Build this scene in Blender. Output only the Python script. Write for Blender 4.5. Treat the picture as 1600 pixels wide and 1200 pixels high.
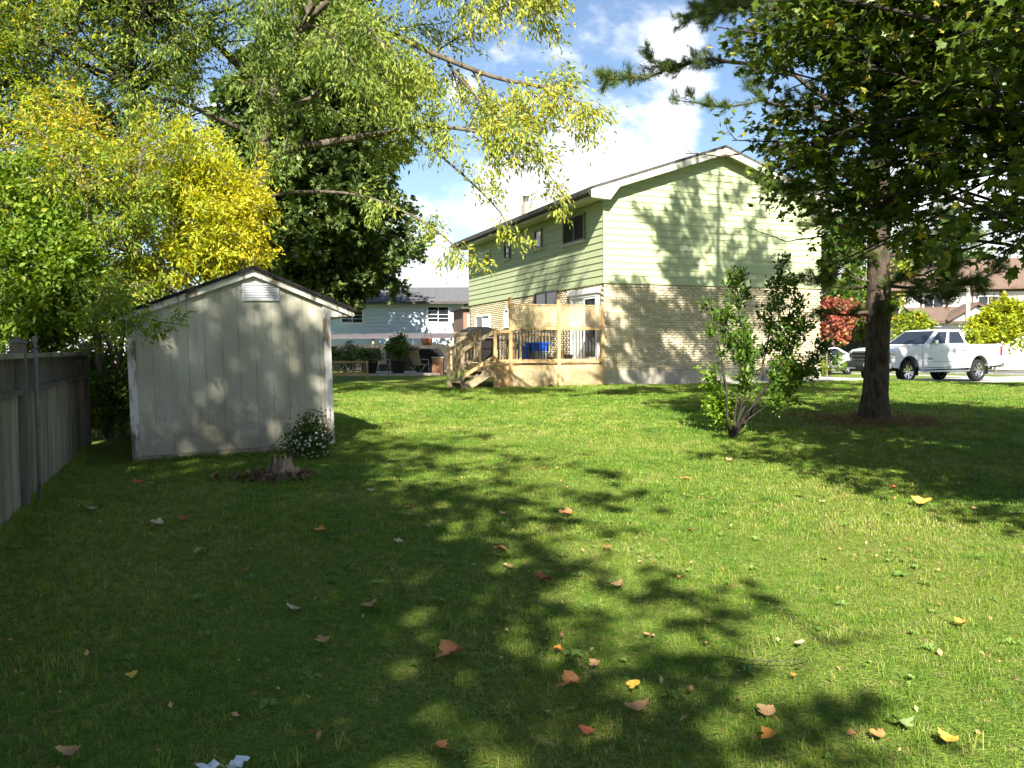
import bpy, bmesh, math, random
import numpy as np
from mathutils import Matrix, Vector
for o in list(bpy.data.objects): bpy.data.objects.remove(o)
SC = bpy.context.scene
COL = SC.collection
R = math.radians
# ------------------------------------------------------------------ camera
CAMH = 1.55; FPX = 1290.0
PITCH = R(2.22); ROLL = R(-0.4)
cam = bpy.data.cameras.new('camera'); camo = bpy.data.objects.new('camera', cam); COL.objects.link(camo)
cam.sensor_width = 36; cam.lens = 36 * FPX / 1600; cam.clip_start = 0.05; cam.clip_end = 3000
CM = Matrix.Rotation(math.pi/2 - PITCH, 4, 'X') @ Matrix.Rotation(ROLL, 4, 'Z')
camo.matrix_world = Matrix.Translation((0, 0, CAMH)) @ CM
SC.camera = camo
# ------------------------------------------------------------------ sky, sun, exposure
SUN_EL = R(38); SUN_AZ = R(180)            # azimuth clockwise from +Y: the sun stands behind the viewpoint
wd = bpy.data.worlds.new('World'); SC.world = wd; wd.use_nodes = True
def build_world():
    nt = wd.node_tree; nt.nodes.clear(); N = nt.nodes.new; Lk = nt.links.new
    out = N('ShaderNodeOutputWorld'); bg = N('ShaderNodeBackground'); Lk(bg.outputs[0], out.inputs[0])
    sky = N('ShaderNodeTexSky'); sky.sky_type = 'NISHITA'; sky.sun_disc = False
    sky.sun_elevation = SUN_EL; sky.sun_rotation = SUN_AZ; sky.air_density = 1.0; sky.dust_density = 0.6; sky.ozone_density = 2.0
    tc = N('ShaderNodeTexCoord')
    def math_(op, a, b=None, clamp=False):
        m = N('ShaderNodeMath'); m.operation = op; m.use_clamp = clamp
        for i, v in enumerate((a, b)):
            if v is None: continue
            if isinstance(v, (int, float)): m.inputs[i].default_value = v
            else: Lk(v, m.inputs[i])
        return m.outputs[0]
    sep = N('ShaderNodeSeparateXYZ'); Lk(tc.outputs['Generated'], sep.inputs[0])
    z = math_('MAXIMUM', sep.outputs[2], 0.0)
    # cumulus: fractal noise in the direction vector, stretched sideways; more cloud low down, less overhead
    mp = N('ShaderNodeMapping'); mp.inputs['Scale'].default_value = (1, 1, 1.7); mp.inputs['Location'].default_value = (0.36, 0.2, 0.05)
    Lk(tc.outputs['Generated'], mp.inputs[0])
    n1 = N('ShaderNodeTexNoise'); n1.inputs['Scale'].default_value = 2.6; n1.inputs['Detail'].default_value = 9; n1.inputs['Roughness'].default_value = 0.56
    n1.inputs['Distortion'].default_value = 0.25; Lk(mp.outputs[0], n1.inputs[0])
    low = math_('MULTIPLY', math_('SUBTRACT', 0.30, z), 0.95)
    # a tall cumulus head over the house
    dp = N('ShaderNodeVectorMath'); dp.operation = 'DOT_PRODUCT'; Lk(tc.outputs['Generated'], dp.inputs[0])
    hd = Vector((0.065, 1, 0.31)).normalized(); dp.inputs[1].default_value = hd
    lobe = math_('MULTIPLY', math_('SUBTRACT', dp.outputs['Value'], 0.981, True), 15.0)
    lobe = math_('MINIMUM', lobe, 0.17)
    den = math_('ADD', math_('ADD', n1.outputs[0], low), lobe)
    cov = N('ShaderNodeMapRange'); cov.interpolation_type = 'SMOOTHSTEP'
    cov.inputs['From Min'].default_value = 0.60; cov.inputs['From Max'].default_value = 0.70; Lk(den, cov.inputs['Value'])
    n2 = N('ShaderNodeTexNoise'); n2.inputs['Scale'].default_value = 6; n2.inputs['Detail'].default_value = 6; Lk(mp.outputs[0], n2.inputs[0])
    sh = N('ShaderNodeMapRange'); sh.inputs['From Min'].default_value = 0.3; sh.inputs['From Max'].default_value = 0.7
    sh.inputs['To Min'].default_value = 0.82; sh.inputs['To Max'].default_value = 1.1; Lk(n2.outputs[0], sh.inputs['Value'])
    cc = N('ShaderNodeVectorMath'); cc.operation = 'SCALE'; cc.inputs[0].default_value = (7.8, 8.0, 8.3); Lk(sh.outputs[0], cc.inputs['Scale'])
    hs = N('ShaderNodeHueSaturation'); hs.inputs['Saturation'].default_value = 1.0; hs.inputs['Value'].default_value = SKYV; Lk(sky.outputs[0], hs.inputs['Color'])
    mx = N('ShaderNodeMix'); mx.data_type = 'RGBA'; Lk(cov.outputs[0], mx.inputs['Factor']); Lk(hs.outputs[0], mx.inputs[6]); Lk(cc.outputs[0], mx.inputs[7])
    Lk(mx.outputs[2], bg.inputs['Color']); bg.inputs['Strength'].default_value = 0.06
SKYV = 0.95
build_world()
sl = bpy.data.lights.new('sun', 'SUN'); sl.energy = 5.0; sl.angle = R(0.53); sl.color = (1.0, 0.94, 0.83)
slo = bpy.data.objects.new('sun', sl); COL.objects.link(slo)
SUNV = Vector((math.sin(SUN_AZ)*math.cos(SUN_EL), math.cos(SUN_AZ)*math.cos(SUN_EL), math.sin(SUN_EL)))   # towards the sun
slo.rotation_euler = SUNV.to_track_quat('Z', 'Y').to_euler(); slo.location = SUNV * 60
vs = SC.view_settings; vs.view_transform = 'Standard'; vs.look = 'None'; vs.gamma = 1; vs.exposure = 1.72; vs.use_curve_mapping = False
SC.cycles.max_bounces = 5; SC.cycles.diffuse_bounces = 2; SC.cycles.glossy_bounces = 3; SC.cycles.transmission_bounces = 4; SC.cycles.transparent_max_bounces = 6
SC.cycles.use_adaptive_sampling = True; SC.cycles.adaptive_threshold = 0.03; SC.cycles.use_denoising = True
SC.cycles.caustics_reflective = False; SC.cycles.caustics_refractive = False

GRASS_ON = True
# ------------------------------------------------------------------ helpers
def smooth(a, b, x):
    t = np.clip((x - a) / (b - a), 0, 1); return t*t*(3-2*t)
HA = R(21.6); C0 = Vector((2.756, 24.6, 0)); U2 = Vector((math.cos(HA), math.sin(HA), 0)); U1 = Vector((-math.sin(HA), math.cos(HA), 0))
def H(s, t, z=0.0): return C0 + U2*s + U1*t + Vector((0, 0, z))
def gz(x, y):
    x = np.asarray(x, float); y = np.asarray(y, float)
    b = 0.0222*np.clip(y, -30, 24.2)
    s = (x-C0.x)*U2.x + (y-C0.y)*U2.y
    b = b - 0.33*smooth(9.5, 16, s)*smooth(20, 26, y)
    near = np.exp(-((x)**2 + (y-7)**2)/160.0)
    return b + near*(0.018*np.sin(1.7*x+0.6)*np.cos(1.3*y) + 0.010*np.sin(3.1*x+2*y))
def G(x, y): return float(gz(x, y))
def ray(px, py): return (CM.to_3x3() @ Vector(((px-800)/FPX, -(py-600)/FPX, -1))).normalized()
def at(px, py, Y):
    d = ray(px, py); return Vector((0, 0, CAMH)) + d*(Y/d.y)
def ground_at(px, py):
    d = ray(px, py); k = 1.0
    for _ in range(40):
        p = Vector((0, 0, CAMH)) + d*k
        k += (p.z - G(p.x, p.y))/max(0.02, -d.z)*0.7
    return Vector((0, 0, CAMH)) + d*k

def link(o, parent=None):
    COL.objects.link(o)
    if parent is not None: o.parent = parent
    return o
def tag(o, label=None, cat=None, group=None, kind=None):
    if label: o['label'] = label
    if cat: o['category'] = cat
    if group: o['group'] = group
    if kind: o['kind'] = kind
    return o
def empty(name, loc=(0, 0, 0), rz=0.0, label=None, cat=None, group=None):
    o = bpy.data.objects.new(name, None); COL.objects.link(o); o.empty_display_size = 0.1
    o.location = loc; o.rotation_euler = (0, 0, rz)
    return tag(o, label, cat, group)
class MB:
    def __init__(s): s.v = []; s.f = []; s.sm = []
    def add(s, vs, fs, smooth_=False):
        b = len(s.v); s.v += [tuple(v) for v in vs]; s.f += [tuple(i+b for i in f) for f in fs]; s.sm += [smooth_]*len(fs); return s
    def box(s, a, b, M=None):
        x0, y0, z0 = a; x1, y1, z1 = b
        v = [(x0,y0,z0),(x1,y0,z0),(x1,y1,z0),(x0,y1,z0),(x0,y0,z1),(x1,y0,z1),(x1,y1,z1),(x0,y1,z1)]
        if M is not None: v = [M @ Vector(p) for p in v]
        return s.add(v, [(0,3,2,1),(4,5,6,7),(0,1,5,4),(1,2,6,5),(2,3,7,6),(3,0,4,7)])
    def beam(s, p, q, w, h, up=(0, 0, 1)):
        p = Vector(p); q = Vector(q); d = q-p; L = d.length; d.normalize()
        sd = d.cross(Vector(up))
        if sd.length < 1e-4: sd = d.cross(Vector((1, 0, 0)))
        sd.normalize(); u = sd.cross(d)
        M = Matrix((( sd.x, d.x, u.x, p.x),(sd.y, d.y, u.y, p.y),(sd.z, d.z, u.z, p.z),(0,0,0,1)))
        return s.box((-w/2, 0, -h/2), (w/2, L, h/2), M)
    def prism(s, poly, a, b, axis='y', M=None):
        # poly: points of a 2D outline; extruded between a and b along the axis
        n = len(poly)
        def P(u, w, k):
            if axis == 'y': return (u, k, w)
            if axis == 'x': return (k, u, w)
            return (u, w, k)
        v = [P(u, w, a) for u, w in poly] + [P(u, w, b) for u, w in poly]
        if M is not None: v = [M @ Vector(p) for p in v]
        f = [tuple(range(n)), tuple(range(2*n-1, n-1, -1))] + [(i, i+n, (i+1) % n + n, (i+1) % n) for i in range(n)]
        return s.add(v, f)
    def tube(s, path, rad, sides=6, cap=True):
        path = [Vector(p) for p in path]; n = len(path)
        if not hasattr(rad, '__len__'): rad = [rad]*n
        vs = []; fs = []; ref = None
        for i, p in enumerate(path):
            d = (path[min(i+1, n-1)] - path[max(i-1, 0)])
            if d.length < 1e-7: d = Vector((0, 0, 1))
            d.normalize()
            if ref is None:
                ref = d.cross(Vector((0.31, 0.87, 0.17)));
                if ref.length < 0.05: ref = d.cross(Vector((1, 0, 0)))
            ref = (ref - d*ref.dot(d)).normalized(); bi = d.cross(ref)
            for k in range(sides):
                a = 2*math.pi*k/sides; vs.append(p + (ref*math.cos(a) + bi*math.sin(a))*rad[i])
        for i in range(n-1):
            for k in range(sides):
                k2 = (k+1) % sides; fs.append((i*sides+k, i*sides+k2, (i+1)*sides+k2, (i+1)*sides+k))
        if cap: fs.append(tuple(range(sides-1, -1, -1))); fs.append(tuple((n-1)*sides+k for k in range(sides)))
        return s.add(vs, fs, True)
    def lathe(s, prof, n=20, M=None, axis='z'):
        vs = []; fs = []; m = len(prof)
        for k in range(n):
            a = 2*math.pi*k/n
            for r, z in prof:
                p = Vector((r*math.cos(a), r*math.sin(a), z)) if axis == 'z' else Vector((r*math.cos(a), z, r*math.sin(a)))
                vs.append(M @ p if M is not None else p)
        for k in range(n):
            for j in range(m-1):
                k2 = (k+1) % n; fs.append((k*m+j, k2*m+j, k2*m+j+1, k*m+j+1))
        return s.add(vs, fs, True)
    def mesh(s, name, mat):
        me = bpy.data.meshes.new(name); me.from_pydata(s.v, [], s.f)
        me.polygons.foreach_set('use_smooth', s.sm); me.validate(); 
        if mat: me.materials.append(mat)
        bm = bmesh.new(); bm.from_mesh(me); bmesh.ops.recalc_face_normals(bm, faces=bm.faces); bm.to_mesh(me); bm.free()
        return me
    def build(s, name, mat, parent=None, bevel=0, **kw):
        o = link(bpy.data.objects.new(name, s.mesh(name, mat)), parent)
        if bevel:
            m = o.modifiers.new('edge', 'BEVEL'); m.width = bevel; m.segments = 2; m.limit_method = 'ANGLE'; m.angle_limit = R(35)
        return tag(o, **kw) if kw else o
def np_mesh(name, V, F, mat, tint=None, smooth_=False):
    V = np.ascontiguousarray(V, dtype=np.float32).reshape(-1, 3); F = np.ascontiguousarray(F, dtype=np.int32)
    me = bpy.data.meshes.new(name); k = F.shape[1]
    me.vertices.add(len(V)); me.vertices.foreach_set('co', V.ravel())
    me.loops.add(F.size); me.loops.foreach_set('vertex_index', F.ravel())
    me.polygons.add(len(F)); me.polygons.foreach_set('loop_start', np.arange(len(F), dtype=np.int32)*k)
    if smooth_: me.polygons.foreach_set('use_smooth', np.ones(len(F), dtype=bool))
    me.update(calc_edges=True)
    if tint is not None:
        a = me.attributes.new('tint', 'FLOAT', 'POINT'); a.data.foreach_set('value', np.ascontiguousarray(tint, dtype=np.float32))
    if mat: me.materials.append(mat)
    return me
def copy_tree(o, parent=None):
    c = o.copy(); COL.objects.link(c); c.parent = parent
    for ch in o.children: copy_tree(ch, c)
    return c

# ------------------------------------------------------------------ materials
MATS = {}
def mat(name, c1, c2=None, scale=8.0, rough=0.7, bump=0.0, metal=0.0, spec=0.4, detail=4, stretch=(1,1,1), coat=0.0, attr=False, bscale=None, thresh=(0.35, 0.65), c3=None, s3=1.5):
    if name in MATS: return MATS[name]
    m = bpy.data.materials.new(name); m.use_nodes = True; nt = m.node_tree; N = nt.nodes.new; Lk = nt.links.new
    b = nt.nodes['Principled BSDF']; b.inputs['Roughness'].default_value = rough; b.inputs['Metallic'].default_value = metal
    b.inputs['Specular IOR Level'].default_value = spec; b.inputs['Coat Weight'].default_value = coat
    MATS[name] = m
    if c2 is None and not bump:
        b.inputs['Base Color'].default_value = (*c1, 1); return m
    tc = N('ShaderNodeTexCoord'); mp = N('ShaderNodeMapping'); mp.inputs['Scale'].default_value = stretch
    Lk(tc.outputs['Object'], mp.inputs[0])
    nz = N('ShaderNodeTexNoise'); nz.inputs['Scale'].default_value = scale; nz.inputs['Detail'].default_value = detail; nz.inputs['Roughness'].default_value = 0.62
    Lk(mp.outputs[0], nz.inputs[0])
    if c2 is not None:
        rp = N('ShaderNodeValToRGB'); rp.color_ramp.elements[0].position = thresh[0]; rp.color_ramp.elements[1].position = thresh[1]
        rp.color_ramp.elements[0].color = (*c1, 1); rp.color_ramp.elements[1].color = (*c2, 1)
        Lk(nz.outputs[0], rp.inputs[0]); colr = rp.outputs[0]
        if attr:
            at_ = N('ShaderNodeAttribute'); at_.attribute_name = 'tint'
            ad = N('ShaderNodeMath'); ad.operation = 'ADD'; Lk(at_.outputs['Fac'], ad.inputs[0])
            sc = N('ShaderNodeMath'); sc.operation = 'MULTIPLY_ADD'; sc.inputs[1].default_value = 0.5; sc.inputs[2].default_value = -0.25; Lk(nz.outputs[0], sc.inputs[0])
            Lk(sc.outputs[0], ad.inputs[1]); Lk(ad.outputs[0], rp.inputs[0])
        if c3 is not None:
            n3 = N('ShaderNodeTexNoise'); n3.inputs['Scale'].default_value = s3; n3.inputs['Detail'].default_value = 5; Lk(mp.outputs[0], n3.inputs[0])
            mr = N('ShaderNodeMapRange'); mr.inputs['From Min'].default_value = 0.48; mr.inputs['From Max'].default_value = 0.68; Lk(n3.outputs[0], mr.inputs['Value'])
            mx = N('ShaderNodeMix'); mx.data_type = 'RGBA'; Lk(mr.outputs[0], mx.inputs['Factor']); Lk(colr, mx.inputs[6]); mx.inputs[7].default_value = (*c3, 1); colr = mx.outputs[2]
        Lk(colr, b.inputs['Base Color'])
    else: b.inputs['Base Color'].default_value = (*c1, 1)
    if bump:
        bp = N('ShaderNodeBump'); bp.inputs['Strength'].default_value = bump; bp.inputs['Distance'].default_value = 0.02
        if bscale:
            n4 = N('ShaderNodeTexNoise'); n4.inputs['Scale'].default_value = bscale; n4.inputs['Detail'].default_value = 5; Lk(mp.outputs[0], n4.inputs[0]); Lk(n4.outputs[0], bp.inputs['Height'])
        else: Lk(nz.outputs[0], bp.inputs['Height'])
        Lk(bp.outputs[0], b.inputs['Normal'])
    return m
def leafmat(name, cols, trans=0.35, rough=0.45, patch=None, spec=0.25, inst=False, tcol=None):
    """cols: list of (pos, rgb) over the per-leaf tint 0..1"""
    m = bpy.data.materials.new(name); m.use_nodes = True; nt = m.node_tree; N = nt.nodes.new; Lk = nt.links.new
    b = nt.nodes['Principled BSDF']; out = nt.nodes['Material Output']
    b.inputs['Roughness'].default_value = rough; b.inputs['Specular IOR Level'].default_value = spec
    rp = N('ShaderNodeValToRGB'); el = rp.color_ramp.elements
    while len(el) < len(cols): el.new(0.5)
    for e, (p, c) in zip(el, cols): e.position = p; e.color = (*c, 1)
    if inst:
        oi = N('ShaderNodeObjectInfo'); src = oi.outputs['Random']
    else:
        a = N('ShaderNodeAttribute'); a.attribute_name = 'tint'; src = a.outputs['Fac']
    if patch:
        ge = N('ShaderNodeNewGeometry'); nz = N('ShaderNodeTexNoise'); nz.inputs['Scale'].default_value = patch[0]; nz.inputs['Detail'].default_value = 4; Lk(ge.outputs['Position'], nz.inputs[0])
        ma = N('ShaderNodeMath'); ma.operation = 'MULTIPLY_ADD'; ma.inputs[1].default_value = patch[1]; ma.inputs[2].default_value = -patch[1]*0.5; Lk(nz.outputs[0], ma.inputs[0])
        ad = N('ShaderNodeMath'); ad.operation = 'ADD'; Lk(src, ad.inputs[0]); Lk(ma.outputs[0], ad.inputs[1]); src = ad.outputs[0]
        if len(patch) > 2:
            n2 = N('ShaderNodeTexNoise'); n2.inputs['Scale'].default_value = patch[2]; n2.inputs['Detail'].default_value = 3; Lk(ge.outputs['Position'], n2.inputs[0])
            m2 = N('ShaderNodeMath'); m2.operation = 'MULTIPLY_ADD'; m2.inputs[1].default_value = patch[3]; m2.inputs[2].default_value = -patch[3]*0.5; Lk(n2.outputs[0], m2.inputs[0])
            a2 = N('ShaderNodeMath'); a2.operation = 'ADD'; Lk(src, a2.inputs[0]); Lk(m2.outputs[0], a2.inputs[1]); src = a2.outputs[0]
    Lk(src, rp.inputs[0]); Lk(rp.outputs[0], b.inputs['Base Color'])
    tr = N('ShaderNodeBsdfTranslucent'); 
    hs = N('ShaderNodeHueSaturation'); hs.inputs['Hue'].default_value = 0.485; hs.inputs['Saturation'].default_value = 1.1; hs.inputs['Value'].default_value = 1.25; Lk(rp.outputs[0], hs.inputs['Color']); Lk(hs.outputs[0], tr.inputs['Color'])
    mx = N('ShaderNodeMixShader'); mx.inputs[0].default_value = trans; Lk(b.outputs[0], mx.inputs[1]); Lk(tr.outputs[0], mx.inputs[2]); Lk(mx.outputs[0], out.inputs[0])
    MATS[name] = m; return m

# ------------------------------------------------------------------ leaves and trees
def leaf_template(kind):
    if kind == 'maple':
        o = [(0,0),(.10,-.02),(.34,-.10),(.30,.10),(.50,.34),(.30,.36),(.27,.46),(.12,.42),(.14,.62),(.06,.70),(0,.98)]
        pts = o + [(-x, y) for x, y in o[-2:0:-1]]
        v = [(0, .30, 0.0)] + [(x, y, -0.30*(x*x) - 0.10*(y-.3)**2) for x, y in pts]
        n = len(pts); f = [(0, 1+i, 1+(i+1) % n) for i in range(n)]
    elif kind == 'narrow':     # cut-leaf silver maple / ash leaflet
        v = [(0,0,0),(.16,.28,.03),(0,.34,0),(-.16,.28,.03),(.11,.6,.02),(-.11,.6,.02),(0,1,-.10)]
        f = [(0,1,2),(0,2,3),(2,1,4),(2,5,3),(2,4,6),(2,6,5)]
    elif kind == 'oval':
        v = [(0,0,0),(.26,.32,.05),(.22,.68,.03),(0,1,-.08),(-.22,.68,.03),(-.26,.32,.05),(0,.5,-.02)]
        f = [(6,0,1),(6,1,2),(6,2,3),(6,3,4),(6,4,5),(6,5,0)]
    elif kind == 'quad':
        v = [(0,0,0),(.33,.45,.05),(0,1,-.06),(-.33,.45,.05)]
        f = [(0,1,2),(0,2,3)]
    elif kind == 'lobed':      # cheap maple for middle distance
        v = [(0,0,0),(.42,.12,-.05),(.30,.38,.0),(.46,.62,-.06),(.14,.62,.02),(0,1,-.08),(-.14,.62,.02),(-.46,.62,-.06),(-.30,.38,0),(-.42,.12,-.05),(0,.42,.04)]
        f = [(10,i,(i+1) % 10) for i in range(10)]
    elif kind == 'needles':
        rr = random.Random(4); v = []; f = []
        for k in range(16):
            a = rr.uniform(0, 2*math.pi); t = rr.uniform(.2, .75); L = rr.uniform(.75, 1.05)
            d = Vector((math.sin(t)*math.cos(a), math.cos(t), math.sin(t)*math.sin(a))); sd = d.cross(Vector((rr.random(), rr.random(), rr.random()))).normalized()*0.016
            b = len(v); o = Vector((0, rr.uniform(-.25, .25), 0)); v += [tuple(o+sd), tuple(o-sd), tuple(o+d*L)]; f.append((b, b+1, b+2))
    return np.array(v, float), np.array(f, np.int32)
def scatter_leaves(name, P, kind, size, mat_, rng, D=None, up=0.6, jit=0.35, tint=None, parent=None, droop=0.0):
    """P (N,3) leaf bases; D (N,3) rough pointing directions"""
    P = np.asarray(P, float); n = len(P); tv, tf = leaf_template(kind)
    d = rng.normal(size=(n, 3)) * (1.0 if D is None else 0.55)
    if D is not None: d = d + np.asarray(D)
    d[:, 2] -= droop; d /= np.linalg.norm(d, axis=1, keepdims=True)+1e-9
    nn = rng.normal(size=(n, 3))*(1-up); nn[:, 2] += up
    nn -= d*np.sum(nn*d, axis=1, keepdims=True); nn /= np.linalg.norm(nn, axis=1, keepdims=True)+1e-9
    x = np.cross(d, nn); S = size*rng.uniform(1-jit, 1+jit, size=n)
    V = P[:, None, :] + S[:, None, None]*(tv[None, :, 0:1]*x[:, None, :] + tv[None, :, 1:2]*d[:, None, :] + tv[None, :, 2:3]*nn[:, None, :])
    F = (tf[None]+ (np.arange(n)*len(tv))[:, None, None]).reshape(-1, 3)
    if tint is None: tint = rng.random(n)
    me = np_mesh(name, V.reshape(-1, 3), F, mat_, np.repeat(tint, len(tv)))
    return link(bpy.data.objects.new(name, me), parent)
class Grow:
    def __init__(s, seed, inside=None): s.r = random.Random(seed); s.rng = np.random.default_rng(seed); s.mb = MB(); s.tr = MB(); s.tw = []; s.inside = inside
    def rv(s, k=1.0): return Vector((s.r.gauss(0, k), s.r.gauss(0, k), s.r.gauss(0, k)))
    def path(s, p, d, L, n, wob, trop):
        p = Vector(p); d = Vector(d).normalized(); out = [p.copy()]
        for i in range(n):
            d = (d + s.rv(wob) + Vector((0, 0, trop))).normalized(); p = p + d*(L/n)
            if s.inside and i > 0 and not s.inside(p): break
            out.append(p.copy())
        return out
    def limb(s, pts, r0, r1, sides=7, trunk=False):
        n = len(pts); rad = [r0 + (r1-r0)*(i/(n-1))**0.8 for i in range(n)]
        (s.tr if trunk else s.mb).tube(pts, rad, sides)
    def spray(s, pts, r0, L, lv, n, ang=(0.5, 1.1), t0=0.25, ratio=0.6, wob=0.16, trop=0.0, flat=False):
        """side branches off a path, down to leafy twigs at lv 0"""
        if len(pts) < 2: return
        segs = [(pts[i+1]-pts[i]).length for i in range(len(pts)-1)]; tot = sum(segs)
        for k in range(n):
            t = t0 + (1-t0)*(k + s.r.random())/n; t = min(t, 0.999); dist = t*tot; i = 0
            while i < len(segs)-1 and dist > segs[i]: dist -= segs[i]; i += 1
            base = pts[i].lerp(pts[i+1], min(1, dist/max(segs[i], 1e-6))); ax = (pts[i+1]-pts[i]).normalized()
            a = s.r.uniform(*ang); pe = ax.cross(s.rv() if not flat else (Vector((0, 0, s.r.choice((-1, 1))))+0.35*s.rv())).normalized()
            d = ax*math.cos(a) + pe*math.sin(a)
            l = L*s.r.uniform(0.65, 1.15)*(1.0 - 0.45*t)
            q = s.path(base, d, l, 4 if lv else 3, wob, trop)
            if len(q) < 2: continue
            r = r0*(0.9 - 0.35*t)
            s.mb.tube(q, [r*(1-0.75*j/(len(q)-1)) for j in range(len(q))], 4 if r < 0.02 else 5, cap=False)
            if lv == 0: s.tw.append(q)
            else: s.spray(q, r*0.5, L*ratio, lv-1, max(3, int(n*0.7)), ang, 0.2, ratio, wob, trop, flat)
    def leaves(s, per_m, off=0.05, keep=None):
        P = []; D = []
        for q in s.tw:
            for a, b in zip(q[:-1], q[1:]):
                L = (b-a).length; m = s.rng.poisson(per_m*L)
                if m == 0: continue
                t = s.rng.random(m)[:, None]; A = np.array(a); B = np.array(b)
                P.append(A + (B-A)*t + s.rng.normal(size=(m, 3))*off); D.append(np.repeat(((B-A)/max(L, 1e-6))[None], m, 0))
        if not P: return np.zeros((0, 3)), np.zeros((0, 3))
        P = np.concatenate(P); D = np.concatenate(D)
        if keep is not None:
            k = keep(P); P = P[k]; D = D[k]
        return P, D
BARK = mat('bark_grey', (0.075, 0.062, 0.05), (0.20, 0.17, 0.135), scale=14, rough=0.9, bump=0.9, stretch=(1, 1, 0.22), spec=0.2)
BARK_D = mat('bark_dark', (0.020, 0.017, 0.015), (0.060, 0.050, 0.041), scale=16, rough=0.95, bump=1.0, stretch=(1, 1, 0.3), spec=0.15)
BARK_P = mat('pine_bark', (0.030, 0.023, 0.018), (0.115, 0.088, 0.066), scale=13, rough=0.95, bump=1.0, stretch=(1, 1, 0.35), spec=0.12, c3=(0.075, 0.060, 0.047), s3=3)
BARK_L = mat('bark_pale', (0.055, 0.046, 0.034), (0.15, 0.125, 0.092), scale=10, rough=0.9, bump=0.7, stretch=(1, 1, 0.25), spec=0.2)
# ------------------------------------------------------------------ ground
def grow_axis(a, b, fine0, fine1, step):
    xs = list(np.arange(fine0, fine1+1e-6, step)); k = step; x = fine1
    while x < b: k *= 1.22; x += k; xs.append(min(x, b))
    k = step; x = fine0
    while x > a: k *= 1.22; x -= k; xs.insert(0, max(x, a))
    return np.array(xs)
def sheet(name, xs, ys, zf, mat_, keep=None):
    X, Y = np.meshgrid(xs, ys); V = np.stack([X, Y, zf(X, Y)], -1).reshape(-1, 3); nx = len(xs); ny = len(ys)
    i = (np.arange(ny-1)[:, None]*nx + np.arange(nx-1)[None]).ravel()
    return np_mesh(name, V, np.stack([i, i+1, i+1+nx, i+nx], 1), mat_, smooth_=True)
def ground_mat():
    m = bpy.data.materials.new('lawn_ground'); m.use_nodes = True; nt = m.node_tree; N = nt.nodes.new; Lk = nt.links.new; b = nt.nodes['Principled BSDF']
    b.inputs['Roughness'].default_value = 0.9; b.inputs['Specular IOR Level'].default_value = 0.1
    ge = N('ShaderNodeNewGeometry')
    def nz(sc, de, ro=0.6):
        n = N('ShaderNodeTexNoise'); n.inputs['Scale'].default_value = sc; n.inputs['Detail'].default_value = de; n.inputs['Roughness'].default_value = ro; Lk(ge.outputs['Position'], n.inputs[0]); return n.outputs[0]
    def ramp(src, p0, c0, p1, c1):
        r = N('ShaderNodeValToRGB'); r.color_ramp.elements[0].position = p0; r.color_ramp.elements[1].position = p1; r.color_ramp.elements[0].color = (*c0, 1); r.color_ramp.elements[1].color = (*c1, 1); Lk(src, r.inputs[0]); return r.outputs[0]
    a = ramp(nz(38, 6, 0.75), 0.36, (0.070, 0.115, 0.017), 0.66, (0.195, 0.270, 0.042))
    c = ramp(nz(38, 6, 0.75), 0.36, (0.10, 0.115, 0.02), 0.66, (0.25, 0.24, 0.05))
    f = N('ShaderNodeMapRange'); f.inputs['From Min'].default_value = 0.5; f.inputs['From Max'].default_value = 0.72; Lk(nz(0.45, 5), f.inputs['Value'])
    mx = N('ShaderNodeMix'); mx.data_type = 'RGBA'; Lk(f.outputs[0], mx.inputs['Factor']); Lk(a, mx.inputs[6]); Lk(c, mx.inputs[7]); Lk(mx.outputs[2], b.inputs['Base Color'])
    bp = N('ShaderNodeBump'); bp.inputs['Strength'].default_value = 0.8; bp.inputs['Distance'].default_value = 0.05; Lk(nz(55, 4), bp.inputs['Height']); Lk(bp.outputs[0], b.inputs['Normal'])
    return m
xs = grow_axis(-1500, 1500, -14, 40, 0.5); ys = grow_axis(-200, 2500, -4, 62, 0.5)
gr = link(bpy.data.objects.new('ground', sheet('ground', xs, ys, gz, ground_mat()))); tag(gr, 'mown green lawn rising gently towards the house', 'lawn', kind='structure')

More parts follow.
